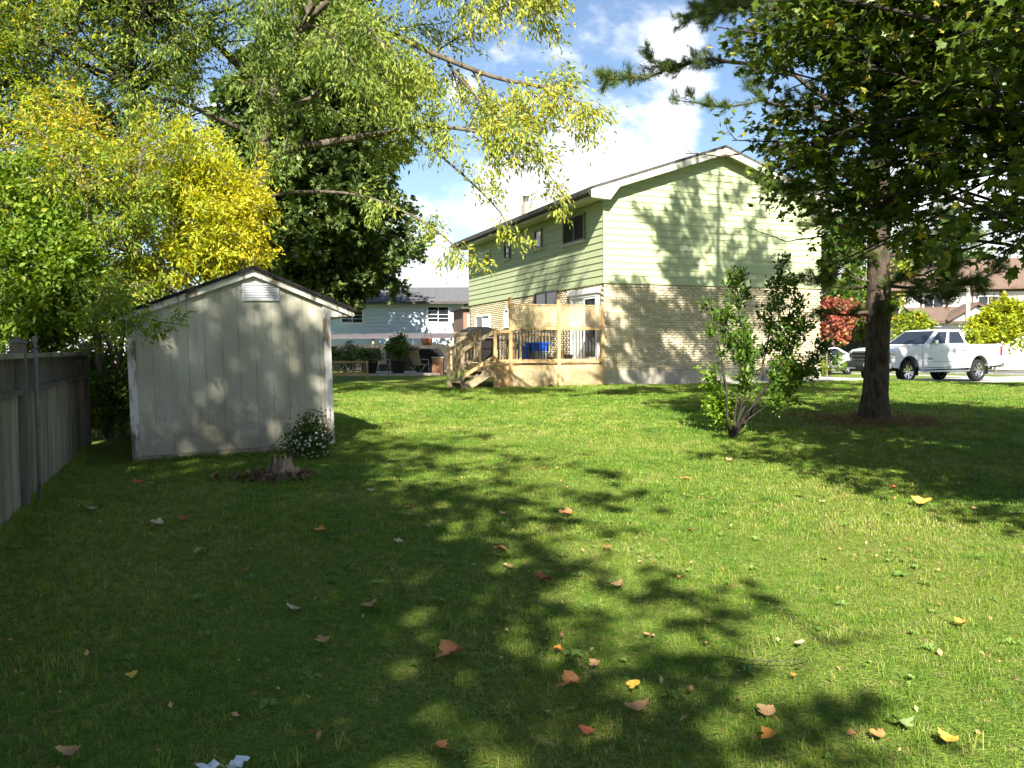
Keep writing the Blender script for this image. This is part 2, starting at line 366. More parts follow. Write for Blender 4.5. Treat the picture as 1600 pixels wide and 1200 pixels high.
CONC = mat('concrete', (0.34, 0.33, 0.31), (0.46, 0.45, 0.42), scale=5, rough=0.85, bump=0.25, bscale=60, spec=0.2, c3=(0.27, 0.26, 0.24), s3=0.8)
ASPH = mat('asphalt', (0.10, 0.10, 0.10), (0.17, 0.165, 0.16), scale=3, rough=0.9, bump=0.3, bscale=90, spec=0.2)
def strip(name, edge_a, edge_b, mat_, dz=0.03, nseg=60, lab=None, cat=None, ncross=8):
    """surface between two polylines in house coordinates, draped on the ground"""
    def res(e):
        e = [Vector(p) for p in e]; d = [0]
        for a, b in zip(e[:-1], e[1:]): d.append(d[-1]+(b-a).length)
        out = []
        for k in range(nseg+1):
            t = d[-1]*k/nseg; i = 0
            while i < len(e)-2 and t > d[i+1]: i += 1
            out.append(e[i].lerp(e[i+1], (t-d[i])/max(1e-6, d[i+1]-d[i])))
        return out
    A = res(edge_a); B = res(edge_b); v = []; f = []
    for a, b in zip(A, B):
        for j in range(ncross+1):
            q = a.lerp(b, j/ncross); w = H(q.x, q.y); e = 0.0
            v.append((w.x, w.y, G(w.x, w.y)+dz))
    n = ncross+1
    for i in range(nseg):
        for j in range(ncross): f.append((i*n+j, i*n+j+1, (i+1)*n+j+1, (i+1)*n+j))
    # skirt so that the edge has thickness
    for j0 in (0, ncross):
        b0 = len(v)
        for i in range(nseg+1):
            p = v[i*n+j0]; v.append((p[0], p[1], p[2]-0.12))
        for i in range(nseg): f.append((i*n+j0, (i+1)*n+j0, b0+i+1, b0+i))
    mb = MB(); mb.add(v, f); o = mb.build(name, mat_); tag(o, lab, cat, kind='structure'); return o
DRIVE_N = [(1.0, -0.25, 0), (4, -1.15, 0), (10.6, -1.05, 0), (12.6, 1.2, 0), (14.5, 1.65, 0), (26, 1.7, 0)]
DRIVE_F = [(1.0, -0.02, 0), (4, -0.03, 0), (8.0, -0.03, 0), (8.4, 5.4, 0), (14.5, 5.6, 0), (26, 5.6, 0)]
strip('driveway', DRIVE_N, DRIVE_F, CONC, 0.03, 70, 'pale concrete driveway running past the gable wall to the road', 'driveway', 10)
strip('road', [(27, -70, 0), (27, 120, 0)], [(35.5, -70, 0), (35.5, 120, 0)], ASPH, 0.02, 90, 'grey asphalt street beyond the pickup', 'road', 8)
strip('kerb', [(26.75, -70, 0), (26.75, 120, 0)], [(26.98, -70, 0), (26.98, 120, 0)], CONC, 0.10, 60, 'low concrete kerb along the street', 'kerb', 2)
strip('path', [(22.2, -70, 0), (22.2, 120, 0)], [(23.5, -70, 0), (23.5, 120, 0)], CONC, 0.035, 80, 'concrete footpath beside the street', 'path', 3)

# ------------------------------------------------------------------ grass (uncountable blades)
SHED_L = Vector((-4.65, 10.1, 0)); SHED_A = R(24.5); SHED_W = 2.46; SHED_D = 3.0
def lawn_mask(x, y):
    dx = x-C0.x; dy = y-C0.y; s = dx*U2.x+dy*U2.y; t = dx*U1.x+dy*U1.y
    m = ~((s > -0.02) & (s < 8.2) & (t > -0.02)) & ~((s > -3.55) & (s < 0.1) & (t > -0.05) & (t < 3.7))
    ne = np.interp(s, [p[0] for p in DRIVE_N], [p[1] for p in DRIVE_N]); fe = np.interp(s, [p[0] for p in DRIVE_F], [p[1] for p in DRIVE_F])
    m &= ~((s > 1.0) & (s < 26) & (t > ne) & (t < fe)) & ~(s > 22)
    c, sn = math.cos(SHED_A), math.sin(SHED_A); a = (x-SHED_L.x)*c+(y-SHED_L.y)*sn; b = -(x-SHED_L.x)*sn+(y-SHED_L.y)*c
    m &= ~((a > -1.3) & (a < SHED_W) & (b > 0.02) & (b < 5))
    m &= (x > -1.62-0.379*y+0.0)
    return m
DS_ = -3.49
def clump(seed, nb, rad, h, w, lean):
    rr = random.Random(seed); v = []; f = []
    for k in range(nb):
        a = rr.uniform(0, 6.283); r = rad*math.sqrt(rr.random()); p = Vector((r*math.cos(a), r*math.sin(a), -0.01))
        la = rr.uniform(0, 6.283); L = h*rr.uniform(0.55, 1.2); ln = lean*rr.uniform(0.3, 1.5)
        d = Vector((math.cos(la), math.sin(la), 0)); sd = Vector((-d.y, d.x, 0))*w*rr.uniform(.7, 1.2)
        q1 = p + d*L*ln*0.35 + Vector((0, 0, L*0.62)); q2 = p + d*L*ln*1.0 + Vector((0, 0, L*max(0.35, 1-0.35*ln)))
        b = len(v); v += [p-sd, p+sd, q1+sd*0.8, q1-sd*0.8, q2]; f += [(b, b+1, b+2, b+3), (b+3, b+2, b+4)]
    mb = MB(); mb.add(v, f); return mb
GRASS = leafmat('grass_blade', [(0.0, (0.088, 0.185, 0.024)), (0.4, (0.158, 0.285, 0.034)), (0.75, (0.265, 0.345, 0.052)), (1.0, (0.36, 0.37, 0.11))], trans=0.38, rough=0.5, patch=(0.5, 1.5, 2.6, 1.0), spec=0.25, inst=True)
WEED = leafmat('weed_leaf', [(0, (0.11, 0.21, 0.04)), (1, (0.18, 0.28, 0.06))], trans=.25, inst=True)
THATCH = leafmat('thatch', [(0, (0.22, 0.17, 0.08)), (1, (0.42, 0.34, 0.17))], trans=.2, inst=True, rough=.8)
def grass_field(name, y0, y1, dens, clumps, smin, smax, seed, lab, pts=None):
    rng = np.random.default_rng(seed); N = int(dens*(y1-y0)*(y1*1.55+3))
    y = rng.uniform(y0, y1, N); x = rng.uniform(-0.5, 0.5, N)*(y1*1.55+3)
    k = (np.abs(x) < 0.72*y+1.1) & lawn_mask(x, y); x = x[k]; y = y[k]
    if name == 'grass' and pts is None:   # thin and worn spots
        w_ = np.sin(x*1.9+1.3*np.sin(y*1.1))*np.sin(y*1.6+1.7*np.sin(x*.9)); k = rng.random(len(x)) > .55*np.clip(w_, 0, 1)**1.5; x = x[k]; y = y[k]
    if pts is not None: x, y = pts
    me = bpy.data.meshes.new(name); me.vertices.add(len(x)); me.vertices.foreach_set('co', np.stack([x, y, gz(x, y)], 1).astype(np.float32).ravel())
    o = link(bpy.data.objects.new(name, me)); me.materials.append(GRASS)
    ng = bpy.data.node_groups.new(name, 'GeometryNodeTree'); ng.interface.new_socket('Geometry', in_out='INPUT', socket_type='NodeSocketGeometry'); ng.interface.new_socket('Geometry', in_out='OUTPUT', socket_type='NodeSocketGeometry')
    gi = ng.nodes.new('NodeGroupInput'); go = ng.nodes.new('NodeGroupOutput')
    ins = ng.nodes.new('GeometryNodeInstanceOnPoints'); gti = ng.nodes.new('GeometryNodeGeometryToInstance')
    for c in reversed(clumps):
        oi = ng.nodes.new('GeometryNodeObjectInfo'); oi.inputs['Object'].default_value = c; ng.links.new(oi.outputs['Geometry'], gti.inputs[0])
    ng.links.new(gi.outputs[0], ins.inputs['Points']); ng.links.new(gti.outputs[0], ins.inputs['Instance']); ins.inputs['Pick Instance'].default_value = True
    ri = ng.nodes.new('FunctionNodeRandomValue'); ri.data_type = 'INT'; ri.inputs['Min'].default_value = 0 if False else 0
    for i_ in ri.inputs:
        if i_.type == 'INT' and i_.name == 'Max': i_.default_value = len(clumps)-1
    ng.links.new([q for q in ri.outputs if q.type == 'INT'][0], ins.inputs['Instance Index'])
    rr = ng.nodes.new('FunctionNodeRandomValue'); rr.data_type = 'FLOAT_VECTOR'; vi = [q for q in rr.inputs if q.type == 'VECTOR']; vi[0].default_value = (-0.15, -0.15, 0); vi[1].default_value = (0.15, 0.15, 6.283)
    e2r = ng.nodes.new('FunctionNodeEulerToRotation'); ng.links.new([q for q in rr.outputs if q.type == 'VECTOR'][0], e2r.inputs[0]); ng.links.new(e2r.outputs[0], ins.inputs['Rotation'])
    rs = ng.nodes.new('FunctionNodeRandomValue'); rs.data_type = 'FLOAT'; fi = [q for q in rs.inputs if q.type == 'VALUE']; fi[0].default_value = smin; fi[1].default_value = smax; rs.inputs['Seed'].default_value = 7
    ng.links.new([q for q in rs.outputs if q.type == 'VALUE'][0], ins.inputs['Scale'])
    ng.links.new(ins.outputs[0], go.inputs[0])
    md = o.modifiers.new('blades', 'NODES'); md.node_group = ng
    tag(o, lab, 'grass', kind='stuff'); return o
def clump_obj(i, *a):
    return bpy.data.objects.new('grass_clump_source', clump(i, *a).mesh('grass_clump_source', GRASS))
tall = [clump_obj(80+i, 12, 0.05, 0.11, 0.0022, 0.8) for i in range(3)]
near = [clump_obj(i, 11, 0.035, 0.046, 0.0015, 1.0) for i in range(5)] + [clump_obj(9, 7, 0.03, 0.064, 0.0015, 0.8)]
mid = [clump_obj(20+i, 14, 0.060, 0.052, 0.0026, 0.9) for i in range(4)]
far = [clump_obj(40+i, 16, 0.11, 0.060, 0.0050, 0.9) for i in range(4)]
if GRASS_ON:
    grass_field('grass', 2.2, 6.2, 760, near, 0.55, 1.0, 1, 'short grass blades of the nearest lawn')
    grass_field('grass', 6.2, 12.5, 330, mid, 0.65, 1.15, 2, 'short grass blades of the lawn in front of the shed')
    # uncut grass where the mower does not reach: along the shed, the fence, the deck, round trunks
    rt = np.random.default_rng(9); ex = []; ey = []
    def edge(p, q, n, w):
        t = rt.random(n); ex.append(p[0]+(q[0]-p[0])*t+rt.normal(0, w, n)); ey.append(p[1]+(q[1]-p[1])*t+rt.normal(0, w, n))
    c_, s_ = math.cos(SHED_A), math.sin(SHED_A)
    edge((SHED_L.x+s_*.06, SHED_L.y-c_*.06), (SHED_L.x+c_*SHED_W+s_*.06, SHED_L.y+s_*SHED_W-c_*.06), 420, .05)
    edge((-1.62-.379*4+.07, 4), (-1.62-.379*11.5+.07, 11.5), 900, .05)
    a_ = H(DS_-.9, -.12); b_ = H(0, -.12); edge((a_.x, a_.y), (b_.x, b_.y), 260, .05); a_ = H(0, -.08); b_ = H(1.2, -.12); edge((a_.x, a_.y), (b_.x, b_.y), 80, .05)
    an = rt.random(230)*6.283; r_ = .27+np.abs(rt.normal(0, .07, 230)); ex.append(6.2+r_*np.cos(an)); ey.append(14.1+r_*np.sin(an))
    sp0 = ground_at(440, 746); an = rt.random(120)*6.283; r_ = .24+np.abs(rt.normal(0, .12, 120)); ex.append(sp0.x+r_*np.cos(an)); ey.append(sp0.y+r_*np.sin(an))
    ex.append(rt.uniform(-6, 7, 700)); ey.append(rt.uniform(2.3, 13, 700))
    grass_field('grass', 0, 1, 0, tall, .5, 1.0, 4, 'longer uncut grass along the shed, fence and tree feet', pts=(np.concatenate(ex), np.concatenate(ey)))
    rw = random.Random(77); wl = []
    for i in range(4):      # flat broad-leaved weeds and clover
        m = MB(); n_ = rw.choice((5, 7, 9))
        for k in range(n_):
            a = k*6.283/n_+rw.uniform(-.3, .3); L = rw.uniform(.018, .042) if i < 2 else rw.uniform(.04, .075); w = L*(.42 if i < 2 else .22); d = Vector((math.cos(a), math.sin(a), 0)); sd = Vector((-d.y, d.x, 0))*w; h0 = .028
            m.add([Vector((0, 0, h0-.02)), d*L*.55+sd+Vector((0, 0, h0+.006)), d*L+Vector((0, 0, h0-.004)), d*L*.55-sd+Vector((0, 0, h0+.006))], [(0, 1, 2, 3)])
        wl.append(bpy.data.objects.new('weed_source', m.mesh('weed_source', WEED)))
    grass_field('weeds', 2.2, 9.0, 7, wl, .45, 1.0, 5, 'scattered clover and broad leaved weeds in the lawn')
    th_ = [clump_obj(60+i, 9, 0.05, 0.030, 0.0016, 2.6) for i in range(3)]
    for o_ in th_: o_.data.materials[0] = THATCH
    grass_field('thatch', 2.2, 9.0, 70, th_, .6, 1.2, 6, 'dry straw coloured thatch between the grass blades')
    grass_field('grass', 12.5, 27, 95, far, 0.65, 1.15, 3, 'short grass of the far lawn up to the house')

# ------------------------------------------------------------------ green house
MORTAR = mat('mortar', (0.33, 0.28, 0.20), (0.42, 0.37, 0.27), scale=20, rough=0.95, spec=0.1)
BRICK = mat('buff_brick', (0.47, 0.40, 0.265), (0.63, 0.55, 0.385), scale=9, rough=0.85, bump=0.5, bscale=30, spec=0.2, attr=True, thresh=(0.1, 0.9))
SIDE = mat('pale_green_siding', (0.375, 0.425, 0.245), (0.41, 0.46, 0.27), scale=3, rough=0.55, spec=0.35, bump=0.05, bscale=2)
FOUND = mat('parged_foundation', (0.33, 0.30, 0.24), (0.42, 0.38, 0.31), scale=4, rough=0.9, bump=0.2, bscale=30)
TRIMW = mat('cream_trim', (0.50, 0.49, 0.41), (0.56, 0.55, 0.46), scale=6, rough=0.55)
SOFF = mat('soffit', (0.46, 0.47, 0.36), (0.52, 0.53, 0.41), scale=3, rough=0.6)
SHING = mat('dark_shingle', (0.055, 0.05, 0.047), (0.10, 0.095, 0.09), scale=12, rough=0.95, bump=0.5, spec=0.1)
FRAME_BR = mat('brown_frame', (0.20, 0.17, 0.13), rough=0.5)
FRAME_W = mat('white_frame', (0.74, 0.74, 0.72), rough=0.4)
def glassmat(name, c, rough=0.04):
    m = mat(name, c, rough=rough, spec=0.8); return m
GLASS = glassmat('dark_glass', (0.018, 0.020, 0.022)); SCREEN = mat('insect_screen', (0.045, 0.042, 0.038), rough=0.8, spec=0.1)
CURT = mat('curtain', (0.62, 0.62, 0.58), (0.70, 0.70, 0.66), scale=4, rough=0.9)
house = empty('house', C0, HA, 'two storey house with pale green siding over buff brick', 'house')
GW = 8.1; GL = 12.5; ZF = 0.97; ZB = 3.61; ZS = 6.03; SLOPE = 1.55/4.6; RID = GW/2
def zroof(s): return 6.24 + SLOPE*(4.6 - abs(s-RID))      # roof underside line
# core (mortar and sheathing behind the bricks and boards)
mb = MB(); mb.box((0.012, 0.012, ZF), (GW-0.012, GL-0.012, ZB)); mb.build('brick_backing', MORTAR, house)
mb = MB(); mb.prism([(0.03, ZB), (GW-0.03, ZB), (GW-0.03, zroof(GW)-.02), (RID, zroof(RID)-.02), (0.03, zroof(0)-.02)], 0.03, GL-0.03); mb.build('upper_wall', SIDE, house)
mb = MB(); mb.box((-0.02, -0.02, -0.2), (GW+0.02, GL+0.02, ZF)); mb.build('foundation', FOUND, house)
# siding boards: one object for each course
n = 12; ch = (ZS-ZB)/n
def board(kind, z, k, j0=None, j1=None):
    mb = MB(); p0, p1 = 0.024, 0.004
    zt = z+ch+0.004
    if kind == 'long':   # on plane s = 0, facing -s
        e0, e1 = (-p0, -p1) if j0 is None else (j0, j0); e2 = GL if j1 is None else j1
        v = [(-p0,e0,z),(-p1,e1,zt),(-p0,e2,z),(-p1,e2,zt),(0.03,e0,z),(0.03,e2,z),(0.03,e1,zt),(0.03,e2,zt)]
        f = [(0,1,3,2),(0,2,5,4),(1,6,7,3),(0,4,6,1),(2,3,7,5),(4,5,7,6)]
    else:                # on plane t = 0, facing -t, clipped by the roof slope
        def lim(zz):
            zz = min(zz, zroof(RID)-0.03)
            if zz <= zroof(0)-0.05: return -p1, GW+p1
            e = (zz+0.05 - zroof(0))/SLOPE; return e, GW-e
        a0, b0 = lim(z); a1, b1 = lim(zt)
        if j0 is not None: a0 = max(a0, j0); a1 = max(a1, j0)
        if j1 is not None: b0 = min(b0, j1); b1 = min(b1, j1)
        if b0-a0 < 0.1: return None
        v = [(a0,-p0,z),(b0,-p0,z),(b1,-p1,zt),(a1,-p1,zt),(a0,0.03,z),(b0,0.03,z),(b1,0.03,zt),(a1,0.03,zt)]
        f = [(0,1,2,3),(0,4,5,1),(3,2,6,7),(0,3,7,4),(1,5,6,2),(4,7,6,5)]
    mb.add(v, f); return mb.build('siding_board', SIDE, house)
sj = random.Random(14)
for k in range(n):
    a = sj.uniform(2.2, 4.4); b = a+sj.uniform(3.4, 4.4); board('long', ZB+k*ch, k, None, a-.002); board('long', ZB+k*ch, k, a+.002, b-.002); board('long', ZB+k*ch, k, b+.002, None)
for k in range(n+8):
    a = sj.uniform(2.6, 5.4); board('gable', ZB+k*ch, k, None, a-.002); board('gable', ZB+k*ch, k, a+.002, None)
mb = MB(); mb.box((-0.035, -0.035, ZB-0.03), (0.012, 0.012, ZS-0.012)); mb.build('corner_post', SIDE, house)
mb = MB(); mb.box((-0.03, -0.032, ZB-0.035), (GW+0.02, 0.03, ZB-0.002)); mb.box((-0.032, 0.0301, ZB-0.035), (0.03, GL, ZB-0.002)); mb.build('drip_edge', SIDE, house)
# bricks
BL, BH, BP, CP = 0.196, 0.064, 0.206, 0.0754
brng = random.Random(3); variants = []
def brick_box(mb, x0, x1, z, dep, face):
    h = BH; b = 0.004
    if face == 'g': mb.box((x0, -dep, z), (x1, 0.05, z+h))
    else: mb.box((-dep, x0, z), (0.05, x1, z+h))
def brick_mesh(k):
    mb = MB(); r2 = random.Random(k); j = [r2.uniform(-.004, .004) for _ in range(4)]
    v = [(0,-.004+j[0],0),(BL,-.004+j[1],0),(BL,-.004+j[2],BH),(0,-.004+j[3],BH),(0,.05,0),(BL,.05,0),(BL,.05,BH),(0,.05,BH)]
    mb.add(v, [(0,1,2,3),(0,4,5,1),(3,2,6,7),(0,3,7,4),(1,5,6,2),(4,7,6,5)]); me = mb.mesh('brick', BRICK)
    a = me.attributes.new('tint', 'FLOAT', 'POINT'); a.data.foreach_set('value', [r2.random()]*8); return me
variants = [brick_mesh(k) for k in range(14)]
rest_v = []; rest_f = []; rest_t = []; cnt = 0
rows = int((ZB-0.035-ZF)/CP)
DOOR = (0.35, 2.25, 1.2, 3.32)        # patio door on the long wall: t0, t1, z0, z1
for row in range(rows):
    z = ZF + 0.008 + row*CP
    off = (row % 2)*BP/2
    for k in range(-1, 41):
        x0 = k*BP + off + 0.001; x1 = x0+BL
        if x1 > GW+0.03: continue
        if x0 < 0: x0 = 0.001 if x1 > 0.05 else None
        if x0 is None: continue
        if cnt < 300 and k <= 8 and x1-x0 > 0.15:
            o = bpy.data.objects.new('brick', brng.choice(variants)); link(o, house); o.location = (x0, 0, z); cnt += 1
        else:
            b = len(rest_v); d = 0.004+brng.uniform(-.004, .004)
            rest_v += [(x0,-d,z),(x1,-d,z),(x1,-d,z+BH),(x0,-d,z+BH),(x0,.05,z),(x1,.05,z),(x1,.05,z+BH),(x0,.05,z+BH)]
            rest_f += [tuple(b+i for i in q) for q in ((0,1,2,3),(0,4,5,1),(3,2,6,7),(0,3,7,4),(1,5,6,2),(4,7,6,5))]; rest_t += [brng.random()]*8
    for k in range(0, 61):
        x0 = k*BP + off + 0.053; x1 = x0+BL
        if x1 > GL: continue
        if x1 > DOOR[0]-.05 and x0 < DOOR[1]+.05 and z < DOOR[3]+.02: continue
        b = len(rest_v); d = 0.004+brng.uniform(-.004, .004)
        rest_v += [(-d,x0,z),(-d,x1,z),(-d,x1,z+BH),(-d,x0,z+BH),(.05,x0,z),(.05,x1,z),(.05,x1,z+BH),(.05,x0,z+BH)]
        rest_f += [tuple(b+i for i in q) for q in ((0,1,2,3),(0,4,5,1),(3,2,6,7),(0,3,7,4),(1,5,6,2),(4,7,6,5))]; rest_t += [brng.random()]*8
bo = link(bpy.data.objects.new('bricks', np_mesh('bricks', rest_v, rest_f, BRICK, rest_t)), house); bo['kind'] = 'stuff'
# windows on the long wall (facing -s)
def window(parent, t0, t1, z0, z1, frame, panes=2, glass=GLASS, proud=0.05, sill=True, fw=0.06, base=0.024):
    w = MB()
    x0, x1 = -proud-base, 0.02
    w.box((x0, t0, z0), (x1, t0+fw, z1)); w.box((x0, t1-fw, z0), (x1, t1, z1)); w.box((x0, t0+fw, z1-fw), (x1, t1-fw, z1)); w.box((x0, t0+fw, z0), (x1, t1-fw, z0+fw))
    wo = w.build('window', frame, parent)
    step = (t1-t0-2*fw)/panes
    for k in range(panes):
        a = t0+fw+k*step; g = MB(); g.box((-base-0.012+0.004*k, a+0.012, z0+fw), (0.02, a+step-0.012, z1-fw)); g.build('pane', glass if not isinstance(glass, list) else glass[k], wo)
        if k: m = MB(); m.box((x0+0.015, a-0.018, z0+fw), (x1, a+0.018, z1-fw)); m.build('mullion', frame, wo)
    if sill: m = MB(); m.box((x0-0.03, t0-0.05, z0-0.06), (x1, t1+0.05, z0-0.001)); m.build('sill', frame if frame is not FRAME_BR else TRIMW, wo)
    return wo
def on_wall(px, py):   # pixel -> (t, z) on the long wall
    d = ray(px, py); o = Vector((0, 0, CAMH)); nrm = -U2
    k = (C0-o).dot(nrm)/d.dot(nrm); p = o+d*k; return (p-C0).dot(U1), p.z
def wpx(x0, x1, ytop, ybot, frame, **kw):
    ta, za = on_wall(x1, ytop); tb, zb = on_wall(x0, ytop); _, zc = on_wall(x1, ybot); 
    return window(house, ta, tb, zc, za, frame, **kw)
wpx(881.5, 915.5, 331, 374.5, FRAME_BR, panes=2, glass=SCREEN)
wpx(837, 848, 357, 387, FRAME_BR, panes=1)
wpx(789.5, 798, 376, 403, FRAME_BR, panes=1)
wpx(750, 767, 391, 418, FRAME_W, panes=2, glass=[GLASS, CURT])
wpx(744, 766, 491, 513, FRAME_W, panes=2, glass=[CURT, GLASS], base=0.006)
wpx(836, 872, 452, 478, FRAME_BR, panes=2, base=0.006)
wpx(789, 796, 482, 510, FRAME_W, panes=1, glass=CURT, base=0.006)
# patio door
pd = MB(); t0, t1, z0, z1 = DOOR
x0 = -0.06
pd.box((x0, t0, z0), (0.02, t0+.08, z1)); pd.box((x0, t1-.08, z0), (0.02, t1, z1)); pd.box((x0, t0+.08, z1-.09), (0.02, t1-.08, z1)); pd.box((x0, t0+.08, z0), (0.02, t1-.08, z0+.06))
do = pd.build('patio_door', FRAME_W, house)
for k, (a, b) in enumerate(((t0+.08, (t0+t1)/2), ((t0+t1)/2, t1-.08))):
    d = MB(); xx = x0+0.012+0.02*k; w = 0.07
    d.box((xx, a+.002, z0+.062), (0.0, a+w, z1-.092)); d.box((xx, b-w, z0+.062), (0.0, b-.002, z1-.092)); d.box((xx, a+w, z1-.16), (0.0, b-w, z1-.092)); d.box((xx, a+w, z0+.062), (0.0, b-w, z0+.18))
    sh = d.build('sash', FRAME_W, do)
mb = MB(); mb.box((x0+0.03, t0+.15, z0+.18), (0.0, (t0+t1)/2-.07, z1-.16)); mb.build('pane', GLASS, do)
mb = MB(); mb.box((x0+0.045, (t0+t1)/2+.07, z0+.18), (0.0, t1-.15, z1-.16)); mb.build('pane', CURT, do)
mb = MB(); mb.box((x0-0.03, (t0+t1)/2-0.05, 2.1), (x0+0.012, (t0+t1)/2-0.02, 2.4)); mb.build('handle', FRAME_BR, do)
mb = MB(); mb.box((-0.09, t0-.1, z1+.002), (0.0, t1+.1, z1+.16)); mb.build('door_header', FRAME_W, house)
# roof, soffits, fascia
def slope_slab(sgn, th, s_out, t0_, t1_, dz):
    a = RID - sgn*0.0; e = RID - sgn*s_out
    P = [(RID, zroof(RID)+dz), (e, zroof(e)+dz), (e, zroof(e)+dz+th), (RID, zroof(RID)+dz+th)]
    m = MB(); m.prism(P, t0_, t1_); return m
m = MB(); m.prism([(-0.57, zroof(-.57)+.02), (RID, zroof(RID)+.02), (GW+.57, zroof(GW+.57)+.02), (GW+.57, zroof(GW+.57)+.10), (RID, zroof(RID)+.10), (-0.57, zroof(-.57)+.10)], -0.38, GL+0.4); roof = m.build('roof', SHING, house)
m = MB(); m.prism([(-0.55, 6.03), (0.0-0.026, 6.03), (0.0-0.026, 6.06), (-0.55, 6.06)], -0.34, GL+.35); m.build('soffit', SOFF, house)
m = MB(); m.prism([(-0.575, 6.01), (-0.551, 6.01), (-0.551, zroof(-.55)+.015), (-0.575, zroof(-.575)+.015)], -0.34, GL+.36); m.build('fascia', TRIMW, house)
m = MB(); m.prism([(-0.69, 6.14), (-0.66, 6.08), (-0.60, 6.07), (-0.577, 6.08), (-0.577, 6.23), (-0.60, 6.23), (-0.60, 6.10), (-0.65, 6.11), (-0.675, 6.15), (-0.675, 6.235), (-0.69, 6.235)], -0.36, GL+.4); m.build('gutter', SHING, house)
rk = [(-0.60, zroof(-.60)+.015), (RID, zroof(RID)+.015), (GW+.60, zroof(GW+.60)+.015), (GW+.60, 6.01), (GW-0.02, 5.98), (GW-.33, zroof(GW-.33)-.17), (RID, zroof(RID)-.18), (.33, zroof(.33)-.17), (.02, 5.98), (-.60, 6.01)]
m = MB(); m.prism(rk, -0.372, -0.342); m.build('rake_board', TRIMW, house)
for sg in (-1, 1):
    a = RID; b = RID + sg*(RID+.55); c = RID + sg*(RID-.3)
    m = MB(); m.prism([(a, zroof(a)-.09), (c, zroof(c)-.09), (c, zroof(c)-.06), (a, zroof(a)-.06)], -0.341, -0.026); m.build('rake_soffit', SOFF, house)
    lo, hi = sorted((RID+sg*(RID+.55), RID+sg*(RID-.02))); m = MB(); m.box((lo, -0.341, 6.0), (hi, -0.026, 6.028)); m.build('return_soffit', SOFF, house)
# flue on the roof
METAL = mat('galvanised', (0.45, 0.44, 0.40), (0.58, 0.57, 0.52), scale=8, rough=0.45, metal=0.6)
ch_ = MB(); ch_.box((1.3, 9.2, 6.6), (1.72, 9.62, 7.6)); cho = ch_.build('chimney', mat('tan_flue_box', (0.42, 0.38, 0.28), (0.5, 0.45, 0.34), scale=6), roof)
m = MB(); m.lathe([(0.0, 7.6), (0.11, 7.6), (0.11, 7.86), (0.15, 7.86), (0.15, 7.90), (0, 7.93)], 14, Matrix.Translation((1.42, 9.4, 0))); m.build('flue_pipe', METAL, roof)
# service meter and downpipe on the gable wall
m = MB(); m.box((5.1, -0.16, 1.05), (5.35, -0.03, 1.4)); m.build('meter_box', METAL, house, bevel=0.02)
m = MB(); m.tube([(5.75, -0.06, 0.6), (5.75, -0.06, 1.95)], 0.03, 8); m.build('conduit', METAL, house)

# ------------------------------------------------------------------ deck
WOOD = mat('deck_wood', (0.36, 0.23, 0.10), (0.56, 0.38, 0.19), scale=7, rough=0.8, stretch=(1, 1, 0.35), bump=0.3, spec=0.2)
WOODG = mat('weathered_wood', (0.20, 0.155, 0.095), (0.36, 0.285, 0.18), scale=7, rough=0.85, bump=0.3, spec=0.15)
LATT = mat('lattice_wood', (0.50, 0.37, 0.20), (0.64, 0.50, 0.30), scale=9, rough=0.85, spec=0.15)
BLACKM = mat('black_metal', (0.016, 0.015, 0.015), rough=0.45)
deck = empty('deck', C0, HA, 'raised wooden deck with lattice privacy screen and stairs beside the house', 'deck')
DF = 1.20; DT = 3.6; DS = -3.49; GZ = 0.55
for k in range(25):
    t = 0.05 + k*0.143
    if t+0.137 > DT: break
    m = MB(); m.box((DS, t, DF-0.035), (-0.07, t+0.137, DF+0.002*(k % 3))); m.build('plank', WOOD, deck)
m = MB(); m.box((DS, 0.0, DF-0.2), (-0.03, 0.04, DF-0.037)); m.box((DS-.04, 0.0, DF-0.2), (DS-.001, DT, DF-0.037)); m.build('rim_joist', WOOD, deck)
def post(s, t, z0, z1, w=0.09, mt=WOOD):
    m = MB(); m.box((s-w/2, t-w/2, z0), (s+w/2, t+w/2, z1)); return m.build('post', mt, deck, bevel=0.006)
post(-0.08, -0.05, 0.4, 2.94); post(-1.52, -0.05, 0.4, 3.06); post(-3.02, -0.05, 0.4, 3.10); post(DS, -0.05, 0.4, 2.2); post(DS, 1.28, 0.5, 2.2, mt=WOODG); post(DS, DT, 0.5, 2.2, mt=WOODG); post(-1.7, DT, 0.5, 2.2, mt=WOODG)
